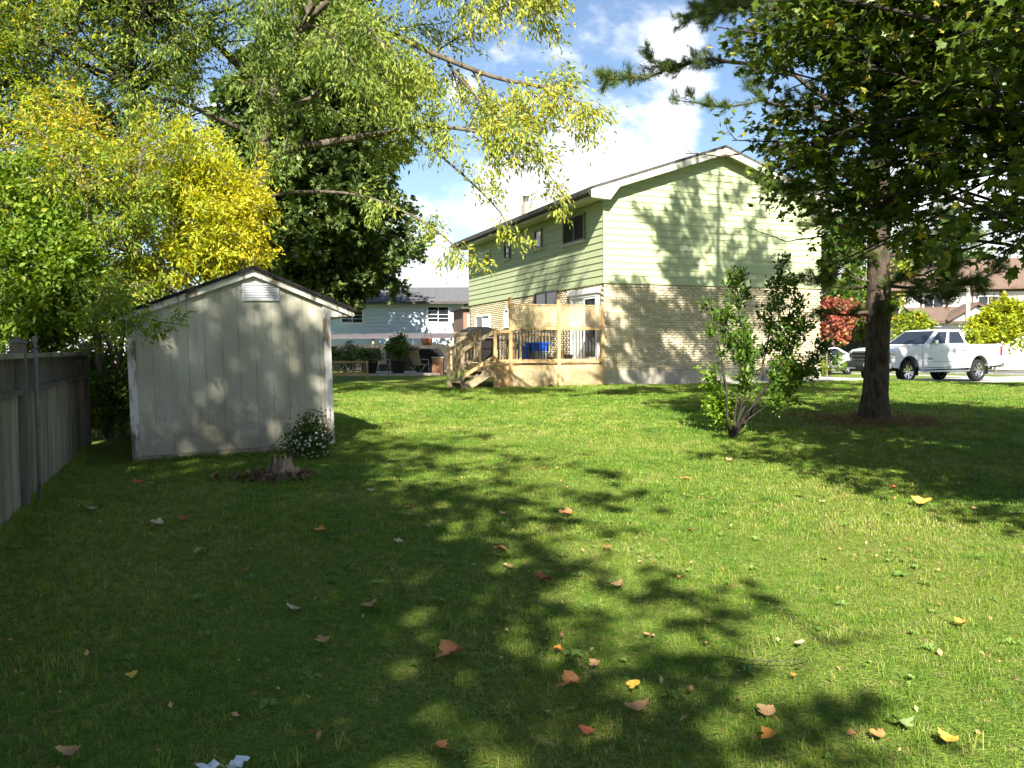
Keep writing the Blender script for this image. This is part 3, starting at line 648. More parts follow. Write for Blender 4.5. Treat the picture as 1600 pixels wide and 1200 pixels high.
def lattice(s0, s1, z0, z1, t):
    """crossed diagonal slats clipped to the panel, framed"""
    m = MB(); pitch = 0.072; w = 0.03; th = 0.006
    for dr, y in ((1, t-th), (-1, t)):
        a = s0-(z1-z0) if dr == 1 else s0; c = a
        while c < (s1 if dr == 1 else s1+(z1-z0)):
            # centre line through (c, z0) with slope dr
            lo, hi = (c, c+(z1-z0)) if dr == 1 else (c-(z1-z0), c)
            a0 = max(lo, s0); a1 = min(hi, s1)
            if a1-a0 > 0.03:
                f = (lambda s_: z0+(s_-c)) if dr == 1 else (lambda s_: z0+(c-s_))
                hw = w*0.7071
                p = Vector((a0, y, f(a0))); q = Vector((a1, y, f(a1)))
                m.beam(p, q, th*0.9, w, up=(0, 0, 1)) if False else m.add([(a0, y-th/2, max(z0, min(z1, f(a0)-hw))), (a1, y-th/2, max(z0, min(z1, f(a1)-hw))), (a1, y-th/2, max(z0, min(z1, f(a1)+hw))), (a0, y-th/2, max(z0, min(z1, f(a0)+hw))), (a0, y+th/2-.0005, max(z0, min(z1, f(a0)-hw))), (a1, y+th/2-.0005, max(z0, min(z1, f(a1)-hw))), (a1, y+th/2-.0005, max(z0, min(z1, f(a1)+hw))), (a0, y+th/2-.0005, max(z0, min(z1, f(a0)+hw)))], [(0,1,2,3),(4,7,6,5),(0,4,5,1),(3,2,6,7),(0,3,7,4),(1,5,6,2)])
            c += pitch
    lo_ = m.build('lattice_panel', LATT, deck); lo_['kind'] = 'stuff'
    return lo_
def rail(s0, t0_, s1, t1_, z, w=0.045, h=0.09, mt=WOOD):
    m = MB(); m.beam((s0, t0_, z), (s1, t1_, z), w, h); m.build('rail', mt, deck, bevel=0.004)
for a, b in ((-2.97, -1.57), (-1.47, -0.13)):
    lattice(a, b, 2.27, 2.89, -0.05); lattice(a, b, 0.56, 1.17, -0.07)
    rail(a, -0.05, b, -0.05, 2.225, 0.06); rail(a, -0.05, b, -0.05, 1.285, 0.06, 0.10); rail(a, -0.05, b, -0.05, 2.90, 0.05, 0.03); rail(a, -0.07, b, -0.07, 0.55, 0.03, 0.04)
    n_ = int((b-a)/0.1)
    for k in range(1, n_):
        s = a+(b-a)*k/n_; m = MB(); m.box((s-.008, -0.058, 1.336), (s+.008, -0.042, 2.179)); m.build('baluster', BLACKM, deck)
rail(DS+.045, -0.05, -3.065, -0.05, 2.13); rail(DS+.045, -0.05, -3.065, -0.05, 1.285, 0.06, 0.10)
for k in range(1, 5):
    s = DS+.045+(0.38)*k/5; m = MB(); m.box((s-.008, -0.058, 1.336), (s+.008, -0.042, 2.08)); m.build('baluster', BLACKM, deck)
m = MB(); m.box((DS+.02, -0.045, 0.45), (-3.065, -0.02, 1.0)); m.build('skirt_panel', WOOD, deck)
rail(DS, 1.325, DS, DT-.045, 2.13, mt=WOODG); rail(DS, 1.325, DS, DT-.045, 1.30, mt=WOODG); rail(DS+.045, DT, -0.05, DT, 2.13, mt=WOODG); rail(DS+.045, DT, -0.05, DT, 1.30, mt=WOODG)
for k in range(1, 19): 
    m = MB(); t = 1.325+(DT-1.37)*k/19; m.box((DS-.02, t-.02, 1.346), (DS+.02, t+.02, 2.084)); m.build('baluster', WOODG, deck)
for k in range(1, 26):
    m = MB(); s = DS+.045+3.4*k/26; m.box((s-.02, DT-.02, 1.346), (s+.02, DT+.02, 2.084)); m.build('baluster', WOODG, deck)
# stairs going down to the left
NS = -4.46; NZ = 0.50
for t in (-0.05, 1.28):
    post(NS, t, NZ-0.1, 1.62, mt=WOODG)
    m = MB(); m.beam((DS-.03, t-.0, 2.13), (NS, t, 1.60), 0.045, 0.10); m.build('handrail', WOODG, deck)
    m = MB(); m.beam((DS-.03, t, 1.42), (NS, t, 0.86), 0.045, 0.09); m.build('rail', WOOD if t < 0 else WOODG, deck)
    m = MB(); m.beam((DS-.03, t+.06, 1.04), (NS+.02, t+.06, 0.50), 0.045, 0.20); m.build('stringer', WOODG, deck)
    for k in range(1, 8):
        q = k/8; s = DS-.045+(NS-DS+.09)*q; zt = 2.13+(1.60-2.13)*q-.06; zb = 1.42+(0.86-1.42)*q+.05
        if t > 0: m = MB(); m.box((s-.018, t-.018, zb), (s+.018, t+.018, zt)); m.build('baluster', WOODG, deck)
for k in range(3):
    s1 = DS-.04-0.27*k; z = DF-0.165*(k+1)
    m = MB(); m.box((s1-.30, 0.07, z-.035), (s1, 1.28, z)); m.build('tread', WOODG, deck)
# things on the deck (deck coordinates -> top-level)
def hthing(name, s, t, z, rz, label, cat, group=None): return empty(name, H(s, t, z), HA+rz, label, cat, group)
BLUE = mat('blue_plastic', (0.016, 0.10, 0.62), rough=0.4)
GREYP = mat('grey_plastic', (0.30, 0.33, 0.32), rough=0.5)
b = hthing('storage_bin', -1.95, 0.42, DF+.006, 0.05, 'grey plastic bin under the blue tray on the deck', 'bin')
m = MB(); m.add([(-.2,-.16,0),(.2,-.16,0),(.2,.16,0),(-.2,.16,0),(-.24,-.2,.36),(.24,-.2,.36),(.24,.2,.36),(-.24,.2,.36)], [(0,3,2,1),(0,1,5,4),(1,2,6,5),(2,3,7,6),(3,0,4,7),(4,5,6,7)]); m.build('body', GREYP, b, bevel=.01)
m = MB(); m.box((-.255, -.215, .33), (.255, .215, .352)); m.build('rim', GREYP, b)
b = hthing('recycling_box', -2.0, 0.42, DF+.006+.362, 0.05, 'bright blue plastic recycling box on the deck', 'recycling box')
m = MB(); m.add([(-.22,-.17,0),(.22,-.17,0),(.22,.17,0),(-.22,.17,0),(-.29,-.22,.26),(.29,-.22,.26),(.29,.22,.26),(-.29,.22,.26),(-.26,-.19,.26),(.26,-.19,.26),(.26,.19,.26),(-.26,.19,.26),(-.2,-.15,.04),(.2,-.15,.04),(.2,.15,.04),(-.2,.15,.04)],
  [(0,3,2,1),(0,1,5,4),(1,2,6,5),(2,3,7,6),(3,0,4,7),(4,5,9,8),(5,6,10,9),(6,7,11,10),(7,4,8,11),(8,9,13,12),(9,10,14,13),(10,11,15,14),(11,8,12,15),(12,13,14,15)]); m.build('body', BLUE, b)
m = MB(); m.box((-.31, -.24, .22), (.31, .24, .25)); m.build('rim', BLUE, b)
b = hthing('recycling_box', -2.36, 0.40, DF+.006, 0.0, 'tall blue plastic tub standing on the deck floor', 'tub')
m = MB(); m.lathe([(0, 0), (.11, 0), (.13, .5), (.145, .5), (.145, .53), (.12, .53), (.1, .04), (0, .04)], 20); m.build('body', BLUE, b); m = MB(); m.tube([(-.14, 0, .5), (-.1, 0, .6), (.1, 0, .6), (.14, 0, .5)], .008, 6); m.build('handle', BLUE, b)
b = hthing('planter', -0.95, 0.5, DF+.006, 0, 'small black square pot by the patio door', 'planter')
m = MB(); m.add([(-.08,-.08,0),(.08,-.08,0),(.08,.08,0),(-.08,.08,0),(-.1,-.1,.26),(.1,-.1,.26),(.1,.1,.26),(-.1,.1,.26)], [(0,3,2,1),(0,1,5,4),(1,2,6,5),(2,3,7,6),(3,0,4,7),(4,5,6,7)]); m.build('pot', BLACKM, b, bevel=.008); m = MB(); m.box((-.108, -.108, .235), (.108, .108, .255)); m.build('rim', BLACKM, b)
def metal_chair(s, t, rz, lab):
    c = hthing('patio_chair', s, t, DF+.006, rz, lab, 'chair', 'black metal chairs on the deck')
    m = MB(); m.box((-.23, -.23, .42), (.23, .23, .445)); m.build('seat', BLACKM, c, bevel=.01)
    for sx in (-1, 1):
        for sy in (-1, 1): m = MB(); m.tube([(sx*.21, sy*.21, .42), (sx*.24, sy*.25, 0)], .013, 6); m.build('leg', BLACKM, c)
        m = MB(); m.tube([(sx*.25, -.2, .42), (sx*.27, -.22, .66), (sx*.27, .2, .66), (sx*.23, .24, .55)], .012, 6); m.build('armrest', BLACKM, c)
    m = MB(); m.tube([(-.22, .23, .43), (-.22, .30, .92), (0, .32, 1.0), (.22, .30, .92), (.22, .23, .43)], .013, 6)
    for k in range(5): x = -.15+.075*k; m.tube([(x, .23, .45), (x, .305, .93)], .006, 4)
    m.build('backrest', BLACKM, c)
metal_chair(-2.75, 1.15, 2.6, 'black metal chair on the deck nearest the stairs'); metal_chair(-2.0, 1.9, 0.4, 'black metal chair on the deck behind the blue box'); 
tb = hthing('patio_table', -2.55, 1.95, DF+.006, 0, 'round black metal table on the deck', 'table')
m = MB(); m.lathe([(0, .70), (.5, .70), (.5, .725), (0, .725)], 28); m.build('table_top', BLACKM, tb)
for k in range(4): a = k*1.5708+.5; m = MB(); m.tube([(.35*math.cos(a), .35*math.sin(a), .70), (.42*math.cos(a), .42*math.sin(a), 0)], .015, 6); m.build('leg', BLACKM, tb)
bq = hthing('barbecue', -2.85, 3.15, DF+.006, 0.2, 'black covered barbecue against the far railing of the deck', 'barbecue')
m = MB(); m.prism([(-.6, .45), (.6, .45), (.6, .8), (.5, 1.05), (.2, 1.15), (-.2, 1.15), (-.5, 1.05), (-.6, .8)], -.28, .28); m.build('hood', BLACKM, bq, bevel=.02); m = MB(); m.box((-.45, -.25, .05), (.45, .25, .449)); m.build('cabinet', BLACKM, bq, bevel=.01); m = MB(); m.tube([(-.4, -.32, .8), (.4, -.32, .8)], .015, 8); m.build('handle', METAL, bq)

# ------------------------------------------------------------------ shed
ZG_ = 0.28
SHEDP = mat('weathered_shed_paint', (0.40, 0.385, 0.305), (0.50, 0.485, 0.39), scale=5, rough=0.85, bump=0.25, bscale=40, stretch=(1, 1, .25), spec=0.2, c3=(0.34, 0.32, 0.24), s3=1.6)
SHEDT = mat('peeling_white_trim', (0.17, 0.14, 0.105), (0.62, 0.60, 0.55), scale=9, rough=0.85, bump=0.5, stretch=(1, 1, .3), spec=0.2, thresh=(0.40, 0.52))
ROOFB = mat('black_roofing', (0.012, 0.011, 0.012), (0.03, 0.028, 0.028), scale=30, rough=0.9, bump=0.5, spec=0.1)
def splash(m, zlo, zhi, col):
    nt = m.node_tree; N = nt.nodes.new; Lk = nt.links.new; b = nt.nodes['Principled BSDF']; src = b.inputs['Base Color'].links[0].from_socket
    tc = N('ShaderNodeTexCoord'); se = N('ShaderNodeSeparateXYZ'); Lk(tc.outputs['Object'], se.inputs[0]); nz = N('ShaderNodeTexNoise'); nz.inputs['Scale'].default_value = 7; nz.inputs['Detail'].default_value = 6; Lk(tc.outputs['Object'], nz.inputs[0])
    mr = N('ShaderNodeMapRange'); mr.inputs['From Min'].default_value = zlo; mr.inputs['From Max'].default_value = zhi; mr.inputs['To Min'].default_value = .42; mr.inputs['To Max'].default_value = -.12; Lk(se.outputs[2], mr.inputs['Value'])
    ad = N('ShaderNodeMath'); ad.operation = 'ADD'; Lk(mr.outputs[0], ad.inputs[0]); Lk(nz.outputs[0], ad.inputs[1]); cr = N('ShaderNodeMapRange'); cr.inputs['From Min'].default_value = .55; cr.inputs['From Max'].default_value = .85; cr.inputs['To Max'].default_value = .5; Lk(ad.outputs[0], cr.inputs['Value'])
    mx = N('ShaderNodeMix'); mx.data_type = 'RGBA'; Lk(cr.outputs[0], mx.inputs['Factor']); Lk(src, mx.inputs[6]); mx.inputs[7].default_value = (*col, 1); Lk(mx.outputs[2], b.inputs['Base Color'])
splash(SHEDP, ZG_, ZG_+.9, (.17, .15, .10)); splash(SHEDT, ZG_, ZG_+.6, (.10, .085, .06))
shed = empty('shed', (SHED_L.x, SHED_L.y, 0.0), SHED_A, 'weathered grey wooden garden shed with vertical grooved panels and black roof', 'shed')
shed.rotation_euler = (0, R(-1.3), SHED_A)
ZG = 0.20; W = SHED_W; D = SHED_D; PK = 1.50
ztip_l, ztip_r, zpk = 2.06, 2.11, 2.66
def zr(s):   # underside of the roof
    return (zpk + (ztip_l-zpk)*(PK-s)/(PK+.12) if s < PK else zpk + (ztip_r-zpk)*(s-PK)/(W+.33-PK)) - .06
# vertical panels of the front, one for each board width between grooves
gp = 0.2045; sidx = 0
s = 0.07
while s < W-.06:
    e = min(s+gp-0.006, W-.06); m = MB(); p = [(s, ZG+.10), (e, ZG+.10), (e, zr(e)-.01)] + ([(PK, zr(PK)-.01)] if s < PK < e else []) + [(s, zr(s)-.01)]
    m.prism(p, -.009, .0); m.build('panel', SHEDP, shed, bevel=0.002); s += gp
m = MB(); m.prism([(0, ZG+.09), (W, ZG+.09), (W, zr(W)-.012), (PK, zr(PK)-.012), (0, zr(0)-.012)], .001, D); m.build('wall', SHEDP, shed)
for s0 in (-.012, W-.085):
    m = MB(); m.box((s0, -.04, ZG+.08), (s0+.097, -.0165, zr(s0+.05)-.03)); m.build('corner_trim', SHEDT, shed, bevel=.004)
m = MB(); m.prism([(-.12, zr(-.12)+.0), (PK, zr(PK)+.0), (PK, zr(PK)-.085), (-.12, zr(-.12)-.075)], -.075, -.045); m.build('rake_trim', SHEDT, shed)
m = MB(); m.prism([(PK+.001, zr(PK)+.0), (W+.33, zr(W+.33)+.0), (W+.33, zr(W+.33)-.07), (W+.30, zr(W+.30)-.078), (PK+.001, zr(PK)-.085)], -.075, -.045); m.build('rake_trim', SHEDT, shed)
m = MB(); m.prism([(W+.001, zr(W)-.06), (W+.31, zr(W+.31)-.01), (W+.31, zr(W+.31)-.07), (W+.001, zr(W+.31)-.08)], -.040, D); m.build('eave_box', SHEDT, shed)
m = MB(); m.prism([(-.16, zr(-.16)+.002), (PK, zr(PK)+.002), (PK, zr(PK)+.045), (-.16, zr(-.16)+.040)], -.12, D+.1); m.build('roof', ROOFB, shed)
m = MB(); m.prism([(PK+.001, zr(PK)+.002), (W+.36, zr(W+.36)+.002), (W+.36, zr(W+.36)+.040), (PK+.001, zr(PK)+.045)], -.12, D+.1); m.build('roof', ROOFB, shed)
VW = mat('white_vent', (0.60, 0.62, 0.63), rough=0.45)
vx0, vx1, vz0, vz1 = 1.36, 1.82, 2.20, 2.42
m = MB(); m.box((vx0, -.036, vz0), (vx1, -.0165, vz0+.02)); m.box((vx0, -.036, vz1-.02), (vx1, -.0165, vz1)); m.box((vx0, -.036, vz0+.02), (vx0+.02, -.0165, vz1-.02)); m.box((vx1-.02, -.036, vz0+.02), (vx1, -.0165, vz1-.02)); vo = m.build('vent', VW, shed)
for k in range(8):
    z = vz0+.025+k*.0215; m = MB(); m.add([(vx0+.02, -.034, z), (vx1-.02, -.034, z), (vx1-.02, -.018, z+.019), (vx0+.02, -.018, z+.019), (vx0+.02, -.030, z), (vx1-.02, -.030, z), (vx1-.02, -.0165, z+.015), (vx0+.02, -.0165, z+.015)], [(0,1,2,3),(4,7,6,5),(0,4,5,1),(3,2,6,7),(0,3,7,4),(1,5,6,2)]); m.build('slat', VW, vo)
m = MB(); m.box((-.0, -.01, ZG+.0), (1.9, .10, ZG+.088)); m.build('skid', mat('rotten_skid', (0.16, .13, .09), (0.34, .30, .23), scale=8, rough=.95, bump=.5), shed)
HB = mat('hollow_block', (0.30, 0.24, 0.16), (0.42, 0.36, 0.26), scale=14, rough=0.95, bump=.4)
for k in range(3):
    m = MB(); x = 0.03+k*.21; z0, z1 = ZG-.10, ZG-.002
    # a hollow block seen end-on: frame with two round-ish openings
    m.box((x, -.02, z0), (x+.2, .18, z0+.02)); m.box((x, -.02, z1-.022), (x+.2, .18, z1)); 
    for q in (0, .0867, .173): m.box((x+q, -.02, z0+.02), (x+q+.027, .18, z1-.022))
    m.build('support_block', HB, shed, bevel=.008)

# ------------------------------------------------------------------ fence on the left
FW = mat('grey_fence_wood', (0.22, 0.20, 0.15), (0.36, 0.33, 0.25), scale=9, rough=0.9, bump=0.5, stretch=(1, 1, .12), spec=0.15, c3=(0.14, 0.135, 0.10), s3=2.2)
FWD = mat('dark_fence_wood', (0.085, 0.076, 0.06), (0.15, 0.135, 0.105), scale=9, rough=0.95, bump=0.4, stretch=(1, 1, .2))
fdir = Vector((-.379, 1, 0)).normalized(); f0 = Vector((-1.62-.379*3.0, 3.0, 0)); fa = math.atan2(fdir.y, fdir.x)
fence = empty('fence', (f0.x, f0.y, 0), fa, 'grey weathered board fence with lattice top along the side of the yard', 'fence')
FL = (11.6-3.0)/fdir.y; frng = random.Random(8)
def fg(u): p = f0+fdir*u; return G(p.x, p.y)
TOP = lambda u: 1.53+.006*u
u = 0.0; k = 0
while u < FL-.05:
    z0 = fg(u)+.03+frng.uniform(-.01, .02); zt = TOP(u)-.36
    m = MB(); w = .138+frng.uniform(-.008, .004); y = frng.uniform(-.004, .004); m.box((u, y-.010, z0), (u+w, y+.010, zt)); m.build('board', FW, fence, bevel=.003); u += .147; k += 1
    # upper close-boarded band with slim slats
u = 0.0
while u < FL-.03:
    m = MB(); m.box((u, .012, TOP(u)-.315), (u+.062, .024, TOP(u)-.035)); m.build('slat', FWD, fence); u += .073
for z, h, w in ((-.335, .05, .07), (-.012, .045, .11)):
    m = MB(); m.beam((0, -.012, TOP(0)+z), (FL, -.012, TOP(FL)+z), w, h); m.build('rail', FWD if z < -.3 else FW, fence)
m = MB(); m.beam((0, .04, .45), (FL, .04, .55), .04, .09); m.build('rail', FWD, fence)
for u in (1.05, 4.65, FL-.03):
    m = MB(); m.box((u-.05, -.075, fg(u)-.2), (u+.05, .045, TOP(u)+.10)); po = m.build('post', FWD, fence, bevel=.006)
    m = MB(); m.add([(u-.07,-.095,TOP(u)+.1005),(u+.07,-.095,TOP(u)+.1005),(u+.07,.065,TOP(u)+.1005),(u-.07,.065,TOP(u)+.1005),(u,-.015,TOP(u)+.16)], [(0,3,2,1),(0,1,4),(1,2,4),(2,3,4),(3,0,4)]); m.build('cap', FWD, po)
pp = f0+fdir*4.85+Vector((.11, .04, 0))
m = MB(); m.tube([(0, 0, -.1), (0, 0, 1.50)], .016, 10); m.lathe([(.021, 1.49), (.021, 1.53), (.0, 1.55)], 10); pl = m.build('metal_pole', mat('dull_galvanised', (.10, .11, .10), (.19, .20, .18), scale=9, rough=.7, metal=.2)); pl.location = (pp.x, pp.y, G(pp.x, pp.y)); tag(pl, 'thin grey metal pole standing against the board fence', 'pole')
# ------------------------------------------------------------------ vegetation
def bez(a, b, c, n):
    return [a*(1-t)**2 + b*2*t*(1-t) + c*t*t for t in [i/n for i in range(n+1)]]
def crown_tree(name, base, blobs, nlimb, leaf, size, per_m, lmat, label, seed, bark=BARK, tr=0.16, th=None, lean=(0, 0), limb_r=0.05, twigL=0.9, nspray=7, lv=1, group=None, up=0.6, droop=0.15, cat='tree', tintf=None, off=0.06, stems=1, fork=0.35, keep=None, trunk_pts=None, extra=None):
    g = Grow(seed); base = Vector(base)
    def inside(p):
        for c, r in blobs:
            if ((p.x-c[0])/r[0])**2+((p.y-c[1])/r[1])**2+((p.z-c[2])/r[2])**2 < 1.12: return True
        return False
    g.inside = None
    zt = max(c[2]+r[2]*0.75 for c, r in blobs)
    if th is None: th = zt
    wts = [r[0]*r[1]*r[2] for c, r in blobs]
    tr_paths = []
    if trunk_pts: tr_paths.append([Vector(p) for p in trunk_pts])
    else:
        for k in range(stems):
            a = k*2.4; top = base + Vector((lean[0]+(0.35*math.cos(a) if stems > 1 else 0)*th*.4, lean[1]+(0.35*math.sin(a) if stems > 1 else 0)*th*.4, th-base.z))
            mid = base.lerp(top, .5) + Vector((g.r.gauss(0, .03), g.r.gauss(0, .03), 0))*th*.5
            tr_paths.append(bez(base + Vector((math.cos(a), math.sin(a), 0))*(tr*.5 if stems > 1 else 0), mid, top, 9))
    for tp in tr_paths:
        g.limb([tp[0]-Vector((0, 0, .15))]+tp, tr*1.25, tr*.18, 10, True)
    for k in range(nlimb):
        c, r = g.r.choices(blobs, wts)[0]
        while True:
            d = g.rv().normalized()
            if d.z > -0.75: break
        q = g.r.uniform(.55, .98); tgt = Vector((c[0]+d.x*r[0]*q, c[1]+d.y*r[1]*q, c[2]+d.z*r[2]*q))
        tp = g.r.choice(tr_paths)
        # leave the trunk below the target
        hz = min(max(tgt.z - (tgt-Vector((tp[0].x, tp[0].y, tgt.z))).length*g.r.uniform(.35, .8), base.z+(th-base.z)*fork*.6), tp[-1].z*0.97)
        i = min(range(len(tp)), key=lambda i: abs(tp[i].z-hz)); st = tp[i]
        mid = st.lerp(tgt, .5)+Vector((0, 0, (tgt-st).length*g.r.uniform(-.05, .25)))+g.rv(.11*(tgt-st).length)
        pts = bez(st, mid, tgt, 6); L = (tgt-st).length; pts = pts[:1]+[p+g.rv(.018*L) for p in pts[1:]]
        g.mb.tube(pts, [limb_r*(1-.85*j/6)*(0.6+0.4*min(1, L/3)) for j in range(7)], 5, cap=False)
        g.inside = inside
        g.spray(pts, limb_r*.28, twigL, lv, nspray, t0=max(.3, 1-2.2*twigL*1.6/max(L, .5)), trop=-.03)
        g.inside = None
    if extra: extra(g)
    t = empty(name, base, 0, label, cat, group)
    def local(mb): mb.v = [(x-base.x, y-base.y, z-base.z) for x, y, z in mb.v]; return mb
    local(g.tr).build('trunk', bark, t); 
    if g.mb.v: local(g.mb).build('branches', bark, t)
    P, D = g.leaves(per_m, off, keep); tint = None
    if tintf is not None: tint = np.clip(tintf(P, g.rng), 0, 1)
    cr = scatter_leaves('crown', P-np.array(base), leaf, size, lmat, g.rng, D, up=up, tint=tint, parent=t, droop=droop); cr['kind'] = 'stuff'
    return t, len(P)
NL = {}
SILV = leafmat('silver_maple_leaf', [(0, (0.085, 0.145, 0.030)), (0.4, (0.20, 0.275, 0.048)), (0.75, (0.40, 0.43, 0.065)), (1, (0.56, 0.46, 0.05))], trans=0.42, patch=(0.9, 0.5))
DARKL = leafmat('dark_maple_leaf', [(0, (0.040, 0.072, 0.022)), (0.6, (0.090, 0.145, 0.038)), (1, (0.19, 0.25, 0.05))], trans=0.22, rough=0.38, spec=0.35)
MAPL = leafmat('maple_leaf', [(0, (0.036, 0.070, 0.012)), (0.55, (0.085, 0.140, 0.020)), (0.9, (0.16, 0.22, 0.028)), (1, (0.32, 0.25, 0.04))], trans=0.25, rough=0.42, spec=0.3)
YELL = leafmat('golden_leaf', [(0, (0.22, 0.31, 0.03)), (0.4, (0.44, 0.46, 0.03)), (0.85, (0.64, 0.53, 0.03)), (1, (0.64, 0.36, 0.03))], trans=0.42, patch=(0.8, 0.5))
YGRN = leafmat('yellow_green_leaf', [(0, (0.10, 0.19, 0.024)), (0.45, (0.23, 0.32, 0.034)), (0.8, (0.46, 0.46, 0.04)), (1, (0.58, 0.33, 0.04))], trans=0.42, patch=(0.7, 0.7))
GRNL = leafmat('green_leaf', [(0, (0.042, 0.098, 0.014)), (0.6, (0.085, 0.165, 0.02)), (1, (0.17, 0.23, 0.03))], trans=0.35)
REDL = leafmat('red_leaf', [(0, (0.20, 0.045, 0.03)), (0.5, (0.40, 0.12, 0.075)), (0.9, (0.46, 0.20, 0.11)), (1, (0.20, 0.24, 0.05))], trans=0.35)
LIME = leafmat('lime_leaf', [(0, (0.10, 0.20, 0.014)), (1, (0.22, 0.33, 0.03))], trans=0.4)
NEED = leafmat('pine_needle', trans=0.28, rough=0.5, cols= [(0, (0.050, 0.088, 0.026)), (0.6, (0.110, 0.168, 0.042)), (1, (0.20, 0.25, 0.055))])
# --- silver maple behind the shed: limbs follow their real courses
def silver_maple():
    g = Grow(11); A = at
    base = Vector((-5.85, 18.0, G(-5.85, 18)))
    trunk = [base-Vector((0, 0, .2)), base+Vector((0.05, 0, 1.2)), A(398, 330, 18), A(415, 215, 17.9), A(436, 112, 17.8), A(472, 45, 17.6), A(505, -70, 17.4), A(515, -220, 17.3), A(505, -360, 17.2)]
    def sm(pts, n=4):   # smooth polyline
        out = []
        for i in range(len(pts)-1):
            p0 = pts[max(i-1, 0)]; p1 = pts[i]; p2 = pts[i+1]; p3 = pts[min(i+2, len(pts)-1)]
            for k in range(n):
                t = k/n; out.append(0.5*((2*p1)+(p2-p0)*t+(2*p0-5*p1+4*p2-p3)*t*t+(3*p1-p0-3*p2+p3)*t**3))
        return out+[pts[-1]]
    tk = sm(trunk); n = len(tk); g.tr.tube(tk, [0.175*(1-.78*(i/(n-1))) for i in range(n)], 12)
    def limb(pp, r, n1=9, L=1.5, lv=1, t0=.3, den=1.0):
        q = sm([A(*p) for p in pp]); m = len(q); g.mb.tube(q, [r*(1-.85*i/(m-1)) for i in range(m)], 7)
        g.spray(q, max(.010, r*.30), L, lv, n1, t0=t0, trop=-.10, wob=.2)
    limb([(404, 300, 18), (440, 240, 17.6), (520, 222, 17.2), (600, 208, 16.8), (660, 196, 16.4), (740, 205, 16), (830, 225, 15.6)], .11, 13, 1.3, t0=.42)
    limb([(438, 110, 17.8), (500, 62, 17.3), (600, 52, 16.9), (680, 85, 16.5), (770, 120, 16.1), (860, 140, 15.8), (930, 175, 15.5)], .10, 15, 1.35, t0=.25)
    limb([(402, 310, 18), (470, 300, 17.3), (560, 305, 16.8), (640, 335, 16.3), (700, 375, 16), (745, 430, 15.8)], .045, 8, .7, t0=.4)
    limb([(700, 100, 16.5), (770, 180, 16), (840, 250, 15.7), (870, 290, 15.5)], .03, 8, .9)
    limb([(640, 205, 16.5), (720, 270, 16), (780, 330, 15.8), (800, 370, 15.6)], .03, 6, .6)
    limb([(425, 160, 17.9), (360, 90, 17.4), (300, 40, 17), (220, -10, 16.5), (130, -30, 16)], .10, 13, 1.5)
    limb([(412, 220, 18), (350, 190, 17.2), (280, 160, 16.6), (210, 150, 16), (150, 170, 15.6)], .07, 12, 1.4)
    limb([(420, 200, 17.9), (470, 160, 18.8), (560, 130, 19.5), (640, 150, 20)], .07, 12, 1.4)
    limb([(480, 30, 17.6), (560, -30, 17), (660, -60, 16.5), (760, -40, 16), (830, 0, 15.7)], .09, 14, 1.6)
    limb([(500, -60, 17.4), (580, -150, 17), (680, -210, 16.6), (780, -220, 16.2), (860, -170, 16)], .09, 13, 1.8)
    limb([(470, 50, 17.6), (430, -60, 17.2), (370, -150, 17), (300, -200, 16.6), (200, -200, 16)], .09, 13, 1.8)
    limb([(515, -220, 17.3), (590, -300, 17), (690, -350, 16.8), (800, -340, 16.5)], .07, 12, 1.8)
    limb([(508, -90, 17.4), (600, -230, 17), (740, -340, 16.7), (860, -400, 16.4), (960, -420, 16.2)], .08, 14, 1.7)
    limb([(600, -230, 17), (720, -270, 16.5), (830, -300, 16.2), (930, -290, 16)], .05, 10, 1.4)
    limb([(740, -340, 16.7), (840, -480, 16.6), (930, -540, 16.6), (1000, -520, 16.6)], .05, 10, 1.6)
    limb([(510, -250, 17.3), (450, -340, 17.4), (360, -380, 17.6)], .07, 10, 1.8)
    limb([(515, -200, 17.3), (540, -330, 18.5), (560, -430, 19)], .06, 10, 1.8)
    limb([(380, 330, 18), (350, 290, 17.2), (300, 270, 16.5), (230, 265, 16)], .05, 9, 1.2)
    limb([(460, 70, 17.7), (480, 40, 16.6), (520, 60, 15.6), (560, 110, 15)], .05, 10, 1.2)
    limb([(436, 112, 17.8), (430, 70, 16.6), (440, 80, 15.7), (460, 120, 15.2)], .04, 8, .8)
    limb([(472, 45, 17.6), (500, 0, 16.6), (540, 10, 15.8), (600, 70, 15.2), (640, 130, 15)], .05, 12, 1.1)
    limb([(480, 30, 17.6), (450, -40, 16.6), (430, -20, 15.6), (400, 50, 15)], .04, 11, 1.1)
    limb([(436, 112, 17.8), (415, 120, 16.6), (400, 190, 16.0), (405, 290, 15.8)], .025, 10, .7)
    limb([(415, 215, 17.9), (440, 170, 16.8), (450, 200, 16.2), (440, 250, 16)], .025, 7, .6)
    t = empty('silver_maple_tree', base, 0, 'large spreading tree with drooping yellow green leaves and long limb over the shed', 'tree')
    for mb, nm in ((g.tr, 'trunk'), (g.mb, 'branches')):
        mb.v = [(x-base.x, y-base.y, z-base.z) for x, y, z in mb.v]; mb.build(nm, BARK_L, t)
    P, D = g.leaves(66, .10); tint = np.clip(0.22+0.45*smooth(-5, 1.0, P[:, 0])+g.rng.normal(0, .17, len(P)), 0, 1)
    c = scatter_leaves('crown', P-np.array(base), 'narrow', .112, SILV, g.rng, D, up=.35, tint=tint, parent=t, droop=.55); c['kind'] = 'stuff'; NL['silver'] = len(P)
silver_maple()
def at3(px, py, Y): v = at(px, py, Y); return (v.x, v.y, v.z)
def tree(key, *a, **k):
    t, n = crown_tree(*a, **k); NL[key] = n; return t
def gp_(px, Y): v = at(px, 550, Y); return Vector((v.x, Y, G(v.x, Y)))
